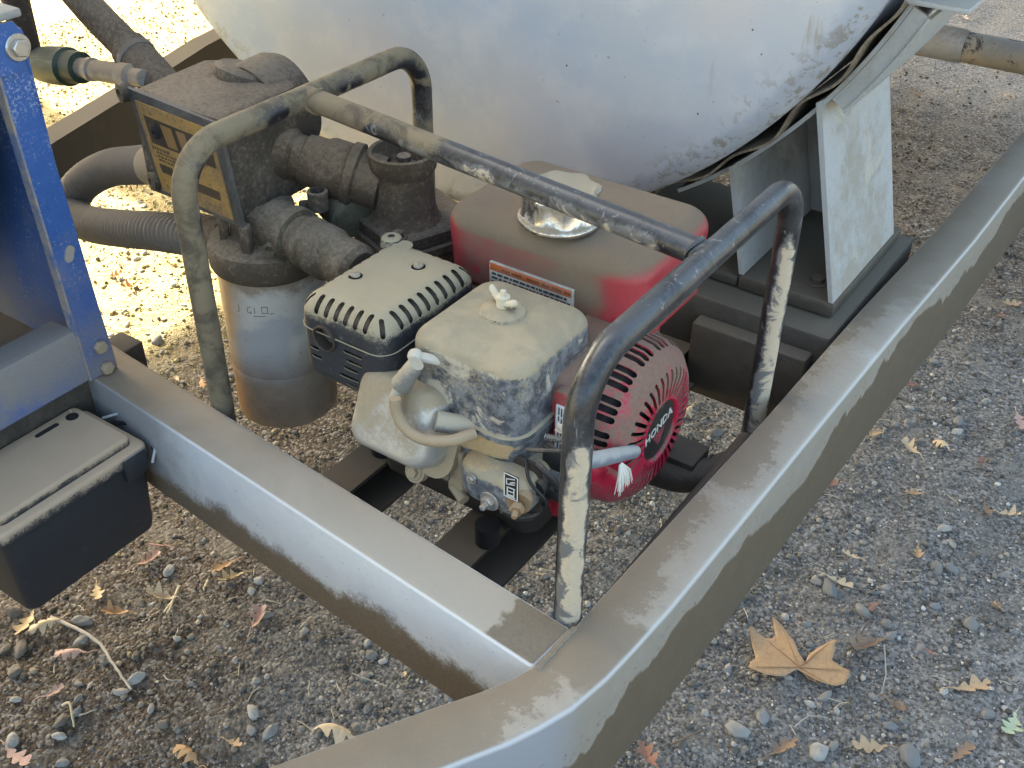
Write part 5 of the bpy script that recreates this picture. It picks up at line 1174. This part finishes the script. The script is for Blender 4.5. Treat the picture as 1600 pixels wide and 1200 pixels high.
# the big sycamore leaf: three lobes with a folded middle
bm = bmesh.new(); cxl, cyl = SYCC; vs = [bm.verts.new((x, y, .02)) for x, y in SYC]; bm.faces.new(vs)
bmesh.ops.triangulate(bm, faces=bm.faces); 
for _ in range(3):
    bmesh.ops.subdivide_edges(bm, edges=[e for e in bm.edges if e.calc_length() > .007], cuts=1, use_grid_fill=True); bmesh.ops.triangulate(bm, faces=bm.faces)
for v in bm.verts:
    dx, dy = v.co.x-cxl, v.co.y-cyl; d = math.hypot(dx, dy); a = math.atan2(dy, dx)
    rib = min(abs(((a-q+PI) % (2*PI))-PI) for q in (2.55, 1.75, 2.05, .75, .25, -.05)); 
    v.co.z = .010+.16*d*(.35+.65*min(1, rib/.35)*.4)+.006*math.sin(38*dx)*math.sin(31*dy)+.9*max(0, d-.055)**1.5+float(hfun(v.co.x, v.co.y))
me = bpy.data.meshes.new('sycamore_leaf'); 
bmesh.ops.recalc_face_normals(bm, faces=bm.faces); bm.to_mesh(me); bm.free(); 
sy = thing('sycamore_leaf', 'big orange brown sycamore leaf lying alone on the gravel right of the drawbar', 'leaf', (cxl, cyl, .01), 'fallen leaves on the gravel')
def mat_syc():
    b = NB('sycamore_leaf_brown'); n1 = b.noise(45, 4, .65); g = b.noise(300, 3, .7); v = b.vor(75, feature='DISTANCE_TO_EDGE')
    c = b.mix(n1, rgb(.36,.22,.11), rgb(.48,.315,.17)); c = b.mix(b.mul(b.ss(v, .05, .0), .5), c, rgb(.28,.14,.06)); c = b.mix(b.mul(b.ss(g, .56, .7), .4), c, rgb(.25,.13,.06))
    return b.out(c, .6, 0, b.bump(b.add(v, b.mul(n1, .6)), .4, .0015), spec=.3)
me.transform(Matrix.Translation((-cxl, -cyl, -.01))); me.materials.append(mat_syc()); me.polygons.foreach_set('use_smooth', [True]*len(me.polygons))
bl = bpy.data.objects.new('blade', me); COL.objects.link(bl); bl.parent = sy; bl['_w'] = [cxl, cyl, .01]; md = bl.modifiers.new('t', 'SOLIDIFY'); md.thickness = .0005
M_vein = plain('leaf_vein', rgb(.30,.15,.07), .7)
bpy.context.view_layer.update()
def leafz(x, y):
    ok, p, nn, ix = bl.closest_point_on_mesh(Vector((x-cxl, y-cyl, .02))); return p.z+.01
mv = MB()
for j in (2, 11, 17, 21, 31, 40):
    q = SYC[j]; P = [(cxl+(q[0]-cxl)*t, cyl+(q[1]-cyl)*t, leafz(cxl+(q[0]-cxl)*t, cyl+(q[1]-cyl)*t)+.0002) for t in np.linspace(0, .86, 14)]; mv.tube(P, [.0009*(1-.7*i/13) for i in range(14)], 5)
vo = mv.build('veins', M_vein, sy); vo['kind'] = 'stuff'
m = MB(); m.tube([(cxl, cyl, leafz(cxl, cyl)), (cxl+.016, cyl-.008, .012), (cxl+.032, cyl-.006, .009)], [.0013,.0011,.001], 6); m.build('stalk', M_vein, sy)

# twigs and stalks
TM = {'long': plain('twig_pale', rgb(.44,.38,.30), .8), 'straw': plain('straw_pale', rgb(.52,.44,.28), .7), 'red': plain('stem_red', rgb(.40,.20,.16), .7), 'grey': plain('twig_grey', rgb(.36,.32,.26), .8), 'brown': plain('twig_brown', rgb(.17,.11,.07), .8), 'dark': plain('twig_dark', rgb(.10,.075,.055), .8)}
TL_ = ['long pale twig lying from under the battery box to the white pebbles', 'pale straw stalk right of the cream leaf, longer one of two', 'short pale straw stalk right of the cream leaf', 'reddish stem sticking out beside the battery box', 'bent straw stalk near the lower left corner', 'thin grey twig bit right of the white pebbles', 'short grey twig below the bent straw', 'thin brown stalk below the pinkish curled leaf', 'thin dark twig curving past the crumpled brown leaf', 'grey stalk running down from the crumpled brown leaf', 'brown stick near the bottom edge beside the drawbar', 'short grey twig by the foot of the crossmember', 'thin grey stalk near the drawbar end', 'short straw bit below the crossmember', 'short grey twig left of the green leaf', 'thin grey stalk right of the large pale stone', 'small brown twig by the yellow leaf', 'thin grey twig at the right edge below the tan leaf']
RT = {'long': .0024, 'straw': .0019, 'red': .0015, 'grey': .0010, 'brown': .0014, 'dark': .0010}
for (k, P), lab in zip(TWIGS, TL_):
    Q = spline([(x, y, float(hfun(x, y))+.006+(.004 if i % 2 else 0)) for i, (x, y) in enumerate(P)], 6); c0 = Q[0]
    mb = MB(); mb.tube([q+Vector((random.uniform(-1,1), random.uniform(-1,1), random.uniform(-1,1)))*RT[k]*.4 for q in Q], [RT[k]*(1.1-.4*i/len(Q)) for i in range(len(Q))], 7)
    o = mb.build('twig', TM[k], None, 60, at=c0); tag(o, lab, 'twig', 'twigs on the gravel')
# straw and leaf scraps: uncountable litter, thick in the sunlit ground to the left
mb = MB(); random.seed(77)
for k in range(900):
    if k < 620: x, y = random.uniform(-2.4, -.5), random.uniform(.1, 2.2)
    else: x, y = random.uniform(-.6, 1.3), random.uniform(-.4, 1.9)
    L = random.uniform(.012, .055) if k < 620 else random.uniform(.008, .03); a = random.uniform(0, 6.28); z = float(hfun(x, y))+.005; b2 = a+random.uniform(-.5, .5)
    p0 = Vector((x, y, z)); p1 = p0+Vector((math.cos(a), math.sin(a), random.uniform(-.02, .15)))*L*.5; p2 = p1+Vector((math.cos(b2), math.sin(b2), random.uniform(-.2, .1)))*L*.5
    mb.cur = 0; mb.tube([p0, p1, p2], [.0011,.001,.0007] if k < 620 else [.0006,.0006,.0004], 5)
o = mb.build('dry_straw', [TM['straw']], None, 60); tag(o, 'dry straw bits scattered over the ground', kind='stuff')
mb = MB()
for k in range(190):
    if k < 140: x, y = random.uniform(-2.3, -.52), random.uniform(.15, 2.0)
    else: x, y = random.uniform(-.5, 1.3), random.uniform(-.4, 2.4)
    q = oak_leaf(random.uniform(.014, .034) if k < 140 else random.uniform(.008, .018), random.uniform(.3, 1.2), k); R = Euler((random.uniform(-.3,.3), random.uniform(-.3,.3), random.uniform(0,6.28))).to_matrix(); c = Vector((x, y, float(hfun(x, y))+.006))
    mb.cur = random.choice((0,0,1,2)); mb.add([tuple(R @ Vector(p)+c) for p in q.v], q.f)
o = mb.build('leaf_litter', [LM['orange'], LM['brown'], LM['pale']], None, 60); tag(o, 'small leaf scraps scattered over the ground', kind='stuff')
